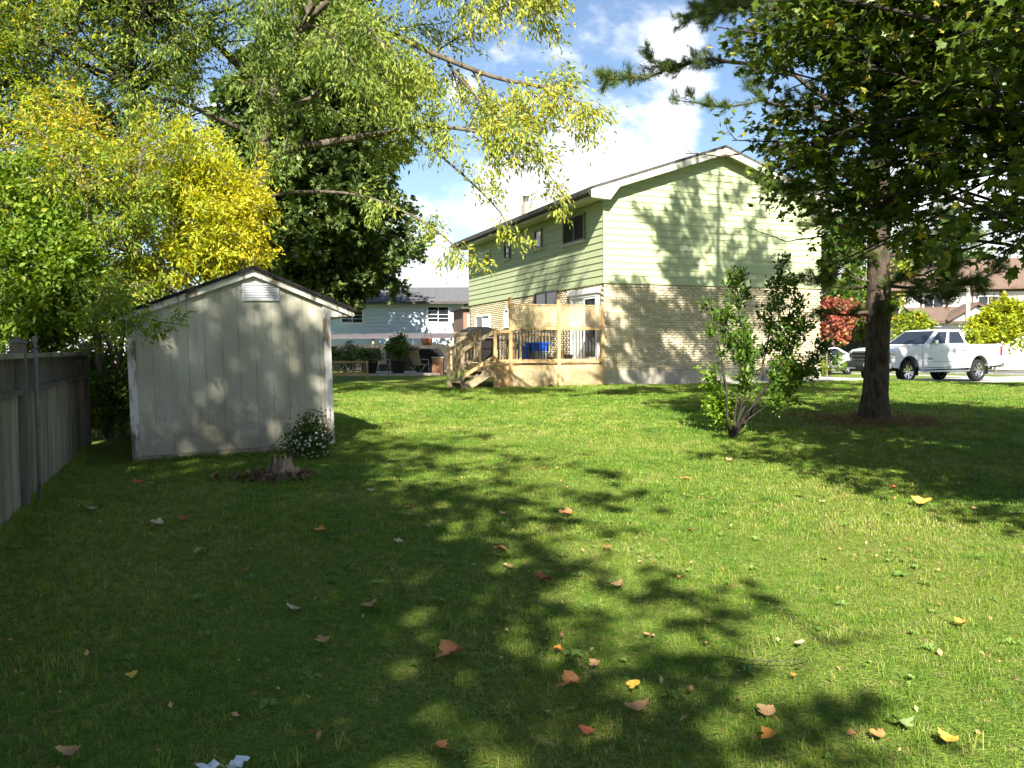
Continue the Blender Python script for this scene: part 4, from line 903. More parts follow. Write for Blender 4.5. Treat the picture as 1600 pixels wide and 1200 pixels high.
# dark Norway maple further back
tree('dark', 'dark_maple_tree', gp_(490, 27), [(at3(500, 330, 27), (3.4, 3.2, 3.6)), (at3(440, 300, 26.5), (2.4, 2.4, 3.0)), (at3(560, 420, 27), (2.1, 2.2, 1.5)), (at3(610, 400, 27), (1.2, 1.4, 1.6)), (at3(510, 110, 27), (3.0, 3.0, 2.8)), (at3(450, 200, 27.5), (2.7, 2.7, 2.9)), (at3(420, 400, 27), (2.3, 2.2, 2.0))], 190, 'lobed', .17, 42, DARKL,
     'dense dark green maple tree behind the shed, crown hanging over the patio', 21, bark=BARK_D, tr=.24, twigL=1.1, nspray=8, up=.65)
# golden and yellow-green trees over the fence
tree('gold', 'golden_tree', gp_(325, 13.8), [(at3(355, 350, 13.4), (.80, .9, .95)), (at3(330, 250, 13.6), (.85, .8, .8)), (at3(260, 400, 13.2), (.8, .8, .6)), (at3(385, 395, 13.2), (.45, .6, .55)), (at3(230, 300, 13.5), (.7, .7, .8))], 100, 'narrow', .085, 72, YELL,
     'small golden yellow tree leaning over the shed roof', 31, tr=.06, th=3.6, limb_r=.025, twigL=.5, nspray=6, droop=.3, tintf=lambda P, r: .30+.28*smooth(-4.9, -3.7, P[:, 0])+r.normal(0, .2, len(P)))
def bough(g):
    for pp, n_ in (([(165, 440, 12.4), (160, 455, 11.2), (185, 480, 10.1), (230, 496, 9.65), (285, 508, 9.6)], 15), ([(160, 455, 11.2), (150, 480, 10.4), (175, 500, 9.8), (215, 512, 9.6)], 11)):
        q = [at(*p)+g.rv(.015) for p in pp]; g.mb.tube(q, [.014, .011, .008, .006, .003][:len(q)], 6, cap=False); g.spray(q, .004, .22, 1, n_, t0=.3, ratio=.7, trop=-.05)
tree('yg1', 'young_tree', gp_(165, 12.6), [(at3(150, 330, 12.4), (1.15, 1.0, 1.1)), (at3(90, 220, 12.8), (1.0, .9, .9)), (at3(230, 250, 12.8), (.8, .8, .8)), (at3(190, 440, 12.2), (.6, .6, .5)), (at3(215, 497, 9.7), (.30, .25, .14)), (at3(265, 508, 9.7), (.26, .2, .10)), (at3(160, 455, 10.4), (.35, .4, .3)), (at3(40, 330, 12.6), (.9, .9, .9))], 105, 'narrow', .080, 50, YGRN,
     'thin stemmed young tree with green and orange leaves between fence and shed', 32, tr=.05, th=3.9, extra=bough, limb_r=.022, twigL=.55, nspray=6, droop=.25, stems=3, tintf=lambda P, r: .35+.25*smooth(3.2, 5.2, P[:, 2])+r.normal(0, .22, len(P)))
tree('yg2', 'leafy_sapling', gp_(60, 11.6), [(at3(50, 430, 11.4), (1.0, .8, .85)), (at3(10, 330, 11.6), (.9, .8, .8)), (at3(130, 470, 11), (.55, .6, .45)), (at3(30, 500, 11.6), (.8, .7, .5))], 75, 'oval', .085, 52, YGRN,
     'leafy green sapling rising behind the board fence', 33, tr=.035, th=2.6, bark=BARK_D, limb_r=.018, twigL=.45, nspray=6, stems=3, tintf=lambda P, r: .16+r.normal(0, .16, len(P)))
tree('tall', 'tall_tree', gp_(228, 16.2), [(at3(150, 60, 16), (2.3, 2, 1.6)), (at3(300, 0, 16.5), (2.0, 2, 1.8)), (at3(180, -150, 16), (2.6, 2.4, 2.2)), (at3(60, 160, 15.5), (1.6, 1.4, 1.2)), (at3(250, 180, 16.5), (1.6, 1.4, 1.4))], 90, 'narrow', .105, 36, SILV,
     'tall tree with a straight dark trunk behind the golden foliage', 35, bark=BARK_D, tr=.12, twigL=1.0, nspray=7, droop=.4, tintf=lambda P, r: .30+r.normal(0, .22, len(P)))
tree('corner', 'old_tree', gp_(-60, 15.5), [(at3(-20, 150, 15.3), (2.0, 1.8, 1.8)), (at3(60, 30, 15), (1.8, 1.6, 1.5)), (at3(-120, 60, 15), (2.2, 2, 2.5)), (at3(20, 300, 15.2), (1.4, 1.2, 1.2)), (at3(30, 460, 15.5), (1.8, 1.2, 1.0))], 80, 'narrow', .10, 34, YGRN,
     'old tree with a thick leaning trunk beyond the fence corner', 36, bark=BARK_D, tr=.26, twigL=1.0, nspray=7, lean=(.9, 0), tintf=lambda P, r: .42+r.normal(0, .22, len(P)))
# undergrowth between fence and shed
for i, (px, Y, h, w_, lab) in enumerate(((160, 12.4, .95, .5, 'dark leafy bush in the gap between fence and shed'), (185, 13.4, 1.3, .6, 'dark bush behind the shed corner'), (110, 13.2, 1.5, .8, 'shrub growing behind the end of the fence'), (20, 12.5, 1.5, .9, 'shrub whose top shows over the fence boards'))):
    b = gp_(px, Y); tree('ug%d' % i, 'undergrowth_shrub', b, [((b.x, b.y, b.z+h*.55), (w_, .5, h*.5))], 40, 'oval', .075, 60, GRNL, lab, 50+i, tr=.02, limb_r=.014, twigL=.35, nspray=5, stems=3, cat='shrub', bark=BARK_D)
# maple reaching in from the right
tree('maple', 'maple_tree', Vector((8.4, 4.6, G(8.4, 4.6))), [(at3(1285, 120, 11), (1.25, 1.4, 2.1)), (at3(1345, 325, 10.8), (.85, 1.1, 1.0)), (at3(1590, 240, 7.2), (.75, 1.3, 1.4)), (at3(1480, 10, 9), (1.4, 1.4, .9)), (at3(1230, 20, 10.5), (.9, 1.0, 1.0)), (at3(1600, 60, 8), (.9, 1.3, 1.0)), (at3(1420, 120, 10), (1.1, 1.2, 1.6)), (at3(1540, 380, 8), (.55, .9, .6)), ((5.0, 2.9, 4.5), (2.3, 2.2, 1.2)), ((3.5, 5.0, 4.7), (1.2, 1.5, .9)), ((6.6, 3.0, 4.6), (1.8, 2.2, 1.3)), ((7.6, 7, 6.0), (2.3, 3.2, 2.2)), ((8.2, 9.5, 5.0), (2.0, 2.0, 2.2))], 470, 'maple', .105, 34, MAPL,
     'large green maple whose leafy boughs reach in beside the pine trunk', 61, bark=BARK_D, tr=.20, limb_r=.05, twigL=.85, nspray=7, up=.72, off=.08)
# unseen trees shading the lawn, more of them added to deepen the shade
tree('shade', 'shade_tree', Vector((-4.8, -5.0, G(-4.8, -5))), [((-4.6, -4.0, 9.6), (5.6, 5.0, 4.6)), ((-8.5, -1.5, 8.5), (3.5, 3.5, 3.2)), ((-0.9, -5.6, 7.0), (2.3, 2.6, 2.2)), ((-0.7, -3.4, 9.6), (2.1, 2.6, 2.6)), ((-0.9, -7.2, 9.5), (2.2, 2.4, 2.4)), ((-3.0, -7.5, 8.0), (3.5, 2.6, 2.6)), ((0.9, -3.6, 5.9), (1.1, 1.3, .9)), ((0.5, -1.2, 7.6), (1.1, 1.2, 1.0))], 430, 'lobed', .17, 9.5, MAPL,
     'broad maple behind the viewpoint casting its shade over the lawn', 71, tr=.3, limb_r=.07, twigL=1.5, nspray=7, up=.7, keep=lambda P: (np.sin(P[:, 0]*2.3+.7)*np.sin(P[:, 1]*1.9+.3)+np.sin(P[:, 2]*2.2+P[:, 0]*1.1)*.7+np.sin(P[:, 0]*4.1+P[:, 1]*3.3-P[:, 2]*2.7)*.5) < np.where(P[:, 2] > 10.3, .0, np.where(P[:, 0] < -1.2, .75, .42)))
tree('shade2', 'shade_tree', Vector((-11.5, 2.5, G(-11.5, 2.5))), [((-11.5, 2.0, 7.0), (4.2, 4.0, 4.6)), ((-9.5, -1.5, 9.5), (3.0, 3.0, 3.0))], 150, 'lobed', .19, 13, MAPL, 'tall leafy tree outside the fence left of the viewpoint', 72, tr=.28, limb_r=.07, twigL=1.5, nspray=7, up=.7)  # added out of view: blocks sky and sun to darken the left lawn
tree('shade3', 'shade_tree', Vector((-4.0, -15.0, G(-4, -15))), [((-4.0, -15.0, 9.0), (6.5, 4.5, 6.0)), ((-10.5, -12, 8.0), (4.0, 4.0, 5.0))], 170, 'lobed', .24, 11, MAPL, 'second broad tree further behind the viewpoint', 73, tr=.3, limb_r=.08, twigL=1.8, nspray=7, up=.7)  # another added tree out of view, holds back skylight from behind
tree('shade4', 'roadside_tree', Vector((16.2, 16.0, G(16.2, 16))), [((15.6, 16.0, 10.0), (3.6, 3.6, 4.2)), ((17.5, 15.5, 8.0), (3.0, 3.0, 3.0))], 110, 'lobed', .20, 13, MAPL, 'large tree standing right of the view, shading the pickup and far lawn', 74, tr=.25, limb_r=.07, twigL=1.5, nspray=7, up=.7)  # unseen tree outside the view, placed to shade the pickup and far lawn
# pine
def pine():
    g = Grow(81); base = Vector((6.2, 14.1, G(6.2, 14.1))); top = base+Vector((.35, .25, 16.5))
    tk = [base + Vector((0, 0, -.2)), base+Vector((0, 0, .05)), base+Vector((0.02, 0, .5))] + [base.lerp(top, i/14)+Vector((math.sin(i*1.3)*.025, 0, 0)) for i in range(1, 15)]
    tk = [tk[0]]+[a_.lerp(b_, f_) for a_, b_ in zip(tk[1:-1], tk[2:]) for f_ in (0, .25, .5, .75)]+[tk[-1]]; rr_ = [.30, .255, .205]+[.195*(1-i/14.6)**.8+.01 for i in range(1, 15)]; rr_ = [rr_[0]]+[a_+(b_-a_)*f_ for a_, b_ in zip(rr_[1:-1], rr_[2:]) for f_ in (0, .25, .5, .75)]+[rr_[-1]]
    g.tr.tube(tk, rr_, 30); ns = 30
    for i_, p_ in enumerate(tk):
        for k_ in range(ns):
            j_ = i_*ns+k_; v_ = Vector(g.tr.v[j_]); a_ = 6.283*k_/ns; zz = p_.z
            w_ = 1+.035*math.sin(a_*11+2.2*math.sin(zz*1.7))+.03*math.sin(a_*5+zz*2.3)+g.r.uniform(-.022, .022)+.16*max(0, .42-(zz-base.z))*(1+math.sin(a_*5+.6))
            g.tr.v[j_] = tuple(p_+(v_-p_)*w_)
    tw = []
    def br(st, d, L, r, droop, bare=.3, lv=1, n=None):
        d = Vector(d).normalized(); pts = [st]; p = st.copy()
        for i in range(8):
            q = i/8; dd = d + Vector((0, 0, -droop*(1-q) + droop*1.1*q)) + g.rv(.07); p = p+dd.normalized()*(L/8); pts.append(p.copy())
        g.mb.tube(pts, [r*(1-.85*i/8) for i in range(9)], 6, cap=False)
        g.spray(pts, r*.35, L*.34, 1, n or max(5, int(L*3.4)), ang=(.5, 1.0), t0=bare, ratio=.5, wob=.12, trop=.03, flat=True); g.tw.append(pts[6:])
    z = 1.9
    while z < 16:
        k = 4 if z > 3 else 3; a0 = g.r.uniform(0, 6.28)
        for i in range(k):
            a = a0+i*6.283/k+g.r.gauss(0, .25); L = (3.3 if z < 8 else 4.7*(1-(z-8)/9.8))*g.r.uniform(.7, 1.1)
            if z < 3.2: L *= .72
            st = base.lerp(top, z/16.5); d = Vector((math.cos(a), math.sin(a), .05 if z < 9 else .25))
            if z < 7.6: L *= (.62 if d.x < 0 else .8)
            if d.y < -0.55 and z < 6: L *= .5       # few boughs towards the open lawn
            if z < 3.6: L *= .75
            br(st, d, L, .038 if z < 10 else .026, .22, .3)
        z += g.r.uniform(.45, .68)
    def sp(pp, r, tuft=True, n=8, L=.7):
        q = [at(*p) for p in pp]; o = []
        for i in range(len(q)-1):
            for k in range(3): o.append(q[i].lerp(q[i+1], k/3)+g.rv(.02))
        o.append(q[-1]); g.mb.tube(o, [r*(1-.8*i/(len(o)-1)) for i in range(len(o))], 6, cap=False)
        if tuft: g.spray(o, r*.4, L, 1, n, ang=(.4, .9), t0=.35, ratio=.5, wob=.12, trop=.05); g.tw.append(o[len(o)//2:])
        else:
            b = len(g.tw); g.spray(o, r*.3, L, 0, n, ang=(.4, 1.0), t0=.2, wob=.15); del g.tw[b:]
    sp([(1355, 190, 14.1), (1240, 120, 14), (1130, 92, 13.8), (1080, 95, 13.7), (1010, 118, 13.6), (950, 124, 13.5)], .045, n=11, L=.75)
    sp([(1355, 70, 14.1), (1250, 20, 14), (1160, 10, 13.9), (1095, 25, 13.8)], .04, n=8)
    sp([(1355, 200, 14.1), (1280, 168, 14), (1190, 160, 13.9), (1110, 165, 13.8), (1045, 155, 13.8)], .03, n=7, L=.35)
    sp([(1360, 330, 14.1), (1312, 255, 13.9), (1262, 226, 13.8), (1190, 228, 13.7), (1130, 246, 13.6), (1070, 240, 13.5)], .035, tuft=False, n=10, L=.5)
    sp([(1360, 300, 14.1), (1290, 275, 13.8), (1240, 280, 13.6)], .02, n=6, L=.4)
    sp([(1362, 400, 14.1), (1280, 372, 13.8), (1230, 378, 13.6), (1165, 352, 13.5)], .02, tuft=False, n=6, L=.4)
    sp([(1375, 425, 14.1), (1440, 432, 13.7), (1500, 440, 13.3), (1545, 432, 13)], .02, n=8, L=.55)
    sp([(1370, 440, 14.1), (1310, 428, 14), (1270, 440, 13.9)], .02, n=8, L=.45)
    sp([(1375, 470, 14.1), (1420, 462, 13.9), (1470, 470, 13.6)], .016, n=7, L=.42)
    sp([(1372, 455, 14.1), (1420, 425, 13.4), (1480, 410, 12.9)], .018, n=9, L=.55)
    sp([(1375, 395, 14.1), (1440, 370, 14.6), (1530, 360, 15.2)], .03, n=9, L=.6)
    for py, dx in ((560, 20), (505, -22), (612, 18)):
        sp([(1367, py, 14.1), (1367+dx*1.6, py-6, 14.0)], .016, tuft=False, n=1, L=.05)
    t = empty('pine_tree', base, 0, 'tall pine with straight dark trunk standing on the lawn before the pickup', 'tree')
    for mb, nm in ((g.tr, 'trunk'), (g.mb, 'branches')):
        mb.v = [(x-base.x, y-base.y, z-base.z) for x, y, z in mb.v]; mb.build(nm, BARK_P, t)
    P, D = g.leaves(58, .03)
    c = scatter_leaves('crown', P-np.array(base), 'needles', .135, NEED, g.rng, D*1.6, up=.4, parent=t); c['kind'] = 'stuff'; NL['pine'] = len(P)
pine()
# open shrub on the lawn
def lawn_shrub():
    g = Grow(91); b = ground_at(1143, 682); Y = b.y
    stems = [[(1143, 682), (1160, 640), (1172, 580), (1165, 520), (1160, 470), (1150, 440)], [(1145, 682), (1165, 640), (1190, 580), (1202, 520), (1215, 465), (1222, 425)], [(1147, 682), (1170, 645), (1205, 600), (1228, 550), (1238, 510)], [(1143, 680), (1150, 640), (1162, 590), (1158, 550)],
             [(1150, 680), (1185, 640), (1230, 605), (1262, 575), (1275, 550)], [(1147, 680), (1190, 620), (1225, 570), (1232, 500), (1245, 450)], [(1141, 680), (1136, 610), (1128, 550), (1112, 510), (1102, 475)], [(1134, 610), (1133, 570), (1128, 530), (1130, 495)], [(1143, 676), (1172, 660), (1215, 620), (1240, 590)]]
    for i, st in enumerate(stems):
        q = [at(px, py, Y+.12*math.sin(i*2.1)*k) for k, (px, py) in enumerate(st)]; q = [p+g.rv(.028)*(1 if j else 0) for j, p in enumerate(q)]; q = [q[0]]+[x for a_, b_ in zip(q[:-1], q[1:]) for x in (a_.lerp(b_, .5)+g.rv(.014), b_)]
        r = .019 if i not in (7,) else .011; g.mb.tube(q, [r*(1-.75*j/(len(q)-1)) for j in range(len(q))], 7)
        g.spray(q, .008, .42 if i not in (6, 7) else .24, 1, 9 if i not in (6, 7) else 7, ang=(.35, .9), t0=.42, wob=.15, trop=.08)
    t = empty('garden_shrub', b, 0, 'open many stemmed shrub with small green leaves in front of the brick wall', 'shrub')
    g.mb.v = [(x-b.x, y-b.y, z-b.z) for x, y, z in g.mb.v]; g.mb.build('branches', BARK_D, t)
    P, D = g.leaves(105, .04); k = P[:, 2] > G(b.x, b.y)+.35; c = scatter_leaves('crown', P[k]-np.array(b), 'oval', .062, GRNL, g.rng, D[k], up=.55, parent=t, tint=np.clip(.55+g.rng.normal(0, .25, k.sum()), 0, 1)); c['kind'] = 'stuff'; NL['shrub'] = int(k.sum())
    b2 = ground_at(1122, 676)
    tree('lime', 'lime_shrub', b2, [(at3(1124, 640, b2.y), (.22, .2, .32)), (at3(1114, 595, b2.y), (.10, .1, .22)), (at3(1100, 582, b2.y), (.08, .08, .06))], 26, 'oval', .07, 60, LIME, 'bright lime green young shoots at the foot of the open shrub', 92, tr=.01, limb_r=.007, twigL=.16, nspray=5, stems=3, cat='shrub')
lawn_shrub()
# bush with white flowers and the stump by the shed
fb = ground_at(488, 716)
tree('fl', 'flowering_bush', fb, [((fb.x, fb.y, fb.z+.22), (.27, .22, .22)), ((fb.x-.02, fb.y, fb.z+.42), (.13, .13, .16)), ((fb.x-.38, fb.y+.1, fb.z+.12), (.18, .16, .12))], 40, 'oval', .04, 75, GRNL, 'low dark green bush dotted with white flowers at the shed corner', 95, tr=.01, limb_r=.006, twigL=.14, nspray=5, stems=3, cat='bush', tintf=lambda P, r: .1+r.normal(0, .15, len(P)))
flb = bpy.data.objects['flowering_bush']; rf = random.Random(2); WHITE = mat('white_petal', (.80, .80, .76), rough=.6)
fm = MB()
for k in range(6):
    a = k*1.047; fm.add([(0, 0, .004), (.011*math.cos(a-.4), .011*math.sin(a-.4), .006), (.019*math.cos(a), .019*math.sin(a), .002), (.011*math.cos(a+.4), .011*math.sin(a+.4), .006)], [(0, 1, 2, 3)])
fmesh = fm.mesh('flower', WHITE)
for k in range(62):
    d = Vector((rf.gauss(.05, 1), -abs(rf.gauss(0, 1))-.4, rf.gauss(-.15, .7))).normalized(); o = bpy.data.objects.new('flower', fmesh); link(o, flb); o.location = (d.x*.29, d.y*.24, max(.03, .20+d.z*.23)); o.rotation_euler = d.to_track_quat('Z', 'Y').to_euler()
def stump():
    b = ground_at(440, 746); t = empty('tree_stump', b, .3, 'rotting broken tree stump in the grass beside the shed', 'stump'); r = random.Random(5)
    SW = mat('rotten_wood', (.07, .05, .032), (.30, .235, .155), scale=10, rough=.95, bump=1.0, stretch=(1, 1, .2), thresh=(.35, .6))
    v = []; f = []; n = 22; lev = [(-.08, .27), (.0, .23), (.06, .165), (.13, .125), (.215, .10)]
    for li, (z, R_) in enumerate(lev):
        for k in range(n):
            a = 6.283*k/n; w = 1+.28*math.sin(3*a+.5)*(1-li/5)+r.uniform(-.1, .1); zz = z+(r.uniform(-.09, .06) if li == 4 else 0); v.append((R_*w*math.cos(a), R_*w*math.sin(a), zz))
    for li in range(4):
        for k in range(n): f.append((li*n+k, li*n+(k+1) % n, (li+1)*n+(k+1) % n, (li+1)*n+k))
    b0 = len(v); 
    for k in range(n): a = 6.283*k/n; v.append((.05*math.cos(a), .05*math.sin(a), .09+r.uniform(-.03, .03)))
    for k in range(n): f.append((4*n+k, 4*n+(k+1) % n, b0+(k+1) % n, b0+k))
    f.append(tuple(range(b0, b0+n))); m = MB(); m.add(v, f); m.build('stump_wood', SW, t)
    for k in range(5):
        a = r.uniform(2.2, 6.8); L = r.uniform(.12, .3); m = MB(); p = [Vector((.13*math.cos(a), .13*math.sin(a), .03)), Vector((.13*math.cos(a)+L*.5*math.cos(a+.2), .13*math.sin(a)+L*.5*math.sin(a+.2), .035)), Vector((.13*math.cos(a)+L*math.cos(a), .13*math.sin(a)+L*math.sin(a), -.01))]; m.tube(p, [.03, .022, .008], 6); m.build('root', SW, t)
    # litter of bark chips round the stump
    g = np.random.default_rng(6); P = np.stack([g.normal(-.12, .24, 340), g.normal(-.10, .14, 340), np.full(340, .03)+g.uniform(0, .03, 340)], 1); CH = leafmat('bark_chip', [(0, (.07, .045, .03)), (1, (.26, .15, .08))], trans=.05)
    c = scatter_leaves('bark_litter', P, 'quad', .07, CH, g, up=.85, parent=t); c['kind'] = 'stuff'
stump()
# small bits of leaf and fallen needles lying in the grass
def litter(name, n, x, y, size, cols, lab, seed, kind='quad'):
    g = np.random.default_rng(seed); k = lawn_mask(x, y); x = x[k]; y = y[k]; P = np.stack([x, y, gz(x, y)+g.uniform(.018, .04, len(x))], 1)
    o = scatter_leaves(name, P, kind, size, leafmat(name+'_mat', cols, trans=.1, rough=.8), g, up=.8, jit=.6); tag(o, lab, 'leaf litter', kind='stuff')
_g = np.random.default_rng(41); _y = 2.3+12*_g.random(900)**1.4; litter('leaf_litter', 900, _g.uniform(-.62, .62, 900)*(_y+.5), _y, .026, [(0, (.20, .09, .04)), (.5, (.38, .22, .10)), (1, (.52, .38, .16))], 'small scraps of dead leaf scattered through the lawn', 42)
_r = np.abs(_g.normal(0, .75, 1500)); _a = _g.random(1500)*6.283; litter('needle_litter', 1500, 6.2+_r*np.cos(_a), 14.1+_r*np.sin(_a), .10, [(0, (.16, .09, .045)), (1, (.34, .21, .11))], 'brown needles fallen round the pine foot', 43, 'needles')
# ------------------------------------------------------------------ background planting
tree('red', 'red_maple_tree', gp_(1292, 37.5), [(at3(1287, 498, 37.3), (1.25, 1.0, .95)), (at3(1314, 492, 37.5), (1.1, .9, .8)), (at3(1264, 515, 37), (.7, .6, .7)), (at3(1300, 525, 37), (.8, .6, .5))], 44, 'lobed', .14, 28, REDL, 'small red leaved maple at the far front corner of the house', 101, tr=.06, limb_r=.03, twigL=.6, nspray=5)
tree('hb1', 'green_bush', gp_(1273, 36), [(at3(1268, 572, 36), (.75, .6, .5))], 26, 'oval', .09, 34, YGRN, 'rounded bush in front of the parked white car', 102, tr=.03, limb_r=.015, twigL=.35, nspray=5, cat='bush', stems=3, tintf=lambda P, r: .5+r.normal(0, .2, len(P)))
tree('hb2', 'green_bush', gp_(1296, 39), [(at3(1300, 565, 39), (.8, .7, .45))], 24, 'oval', .09, 34, LIME, 'light green bush beside the drive near the parked car', 103, tr=.03, limb_r=.015, twigL=.35, nspray=5, cat='bush', stems=3)
bgt = [(1300, 62, 430, 3.2, 4.2, GRNL, 'round green tree beyond the red maple'), (1345, 70, 470, 3.0, 3.5, YGRN, 'yellow green tree just left of the pine trunk across the street'), (1400, 60, 462, 2.3, 3.4, YGRN, 'green and yellow tree left of the timbered house'), (1428, 50, 512, 1.2, .9, YGRN, 'low yellowing shrub tree before the timbered house'),
       (1470, 110, 400, 8, 6, GRNL, 'tall green tree behind the timbered house'), (1640, 75, 430, 4.5, 5, GRNL, 'large green tree at the far right of the street'), (1230, 95, 420, 6, 6, GRNL, 'tree rising far behind the green house'),
       (-40, 40, 430, 5, 4.5, DARKL, 'dark tree mass far beyond the fence'), (180, 45, 470, 4, 3, DARKL, 'dark tree far behind the shed gap'),]
for i, (px, Y, py, rx, rz, lm, lab) in enumerate(bgt):
    b = gp_(px, Y); c = at3(px, py, Y)
    blobs = [(c, (rx, rx*.8, rz)), ((c[0]-rx*.5, c[1], c[2]-rz*.4), (rx*.6, rx*.6, rz*.6)), ((c[0]+rx*.5, c[1], c[2]-rz*.35), (rx*.6, rx*.6, rz*.6))]
    tree('bg%d' % i, 'background_tree', b, blobs, 46, 'quad', .26 if Y > 50 else .22, 16, lm, lab, 110+i, tr=.18, limb_r=.06, twigL=rx*.42, nspray=6, lv=1, group='trees in the background', tintf=(lambda P, r: .45+r.normal(0, .25, len(P))), off=.15)
_c = at3(585, 330, 45); tree('bgx', 'background_tree', gp_(455, 45), [(_c, (3.2, 2.6, 3.4)), ((_c[0]-2.2, _c[1], _c[2]-.5), (2.4, 2.2, 2.4)), ((_c[0]+1.4, _c[1], _c[2]-1.2), (1.9, 1.9, 1.9))], 60, 'quad', .26, 18, DARKL, 'dark tree whose crown stands before the blue sided house', 125, tr=.2, limb_r=.07, twigL=1.3, nspray=6, group='trees in the background', off=.15, bark=BARK_D)  # crown put in here to shade the blue wall, trunk kept behind the shed
tree('ylw', 'yellow_tree', gp_(1555, 47), [(at3(1560, 515, 47), (1.9, 1.5, 1.15)), (at3(1590, 500, 47), (1.7, 1.4, 1.2)), (at3(1525, 525, 46.5), (1.1, 1, .7)), (at3(1575, 485, 47), (1.1, 1, .8))], 60, 'quad', .20, 26, YELL, 'low bright yellow tree behind the pickup bed', 130, tr=.09, limb_r=.04, twigL=.8, nspray=6, off=.1, tintf=lambda P, r: .22+r.normal(0, .2, len(P)))
# ------------------------------------------------------------------ vehicles
PAINT = mat('white_car_paint', (0.60, 0.61, 0.63), rough=0.25, spec=0.5, coat=0.6)
CHROME = mat('chrome', (0.62, 0.62, 0.63), rough=0.14, metal=1.0)
RUBBER = mat('rubber', (0.018, 0.018, 0.018), rough=0.85, spec=0.2)
BLACKP = mat('black_plastic', (0.014, 0.014, 0.015), rough=0.5)
CARGL = mat('tinted_glass', (0.02, 0.024, 0.03), rough=0.03, spec=1.0)
LAMPG = mat('lamp_glass', (0.45, 0.47, 0.48), rough=0.08, spec=0.9, metal=.3)
REDP = mat('red_lamp', (0.45, 0.012, 0.02), rough=0.15, spec=0.8)
def wheel(parent, x, y, z, r, w, side):
    """side -1: outer face towards -y"""
    M = Matrix.Translation((x, y, z)); m = MB()
    m.lathe([(r*.66, -w/2), (r*.9, -w/2), (r*.985, -w*.38), (r, -w*.2), (r, w*.2), (r*.985, w*.38), (r*.9, w/2), (r*.66, w/2), (r*.66, -w/2)], 30, M, axis='y'); t = m.build('tyre', RUBBER, parent)
    m = MB(); yo = side*w*.42
    m.lathe([(r*.665, -w*.44), (r*.62, -w*.44), (r*.58, 0), (r*.62, w*.44), (r*.665, w*.44)], 28, M, axis='y')
    m.lathe([(0, side*w*.36), (r*.15, side*w*.36), (r*.17, side*w*.28), (r*.17, 0)], 16, M, axis='y')
    for k in range(12):
        a = k*6.283/12+(.07 if k % 2 else -.07); d = Vector((math.cos(a), 0, math.sin(a))); c = Vector((x, y, z))
        m.beam(c+d*r*.12+Vector((0, side*w*.33, 0)), c+d*r*.63+Vector((0, side*w*.38, 0)), .035, .03, up=(0, 1, 0))
    m.build('rim', CHROME, t)
    m = MB(); m.lathe([(0, side*w*.05), (r*.6, side*w*.05)], 20, M, axis='y'); m.build('brake_disc', BLACKP, t)
def quad_on(c, u0, u1, v0, v1, off):
    """inset quad on a planar face c (4 corners a,b,c,d), lifted along its normal"""
    a, b, cc, d = [Vector(p) for p in c]
    f = lambda u, v: (a*(1-u)+b*u)*(1-v)+(d*(1-u)+cc*u)*v
    n = (b-a).cross(d-a).normalized()*off
    return [f(u0, v0)+n, f(u1, v0)+n, f(u1, v1)+n, f(u0, v1)+n]
def slab(q, th):
    n = (q[1]-q[0]).cross(q[3]-q[0]).normalized()*th; m = MB()
    m.add([p for p in q]+[p-n for p in q], [(0,1,2,3),(7,6,5,4),(0,4,5,1),(1,5,6,2),(2,6,7,3),(3,7,4,0)]); return m
def arch(cx, cz, r, a0, a1, n=10): return [(cx+r*math.cos(a0+(a1-a0)*i/n), cz+r*math.sin(a0+(a1-a0)*i/n)) for i in range(n+1)]
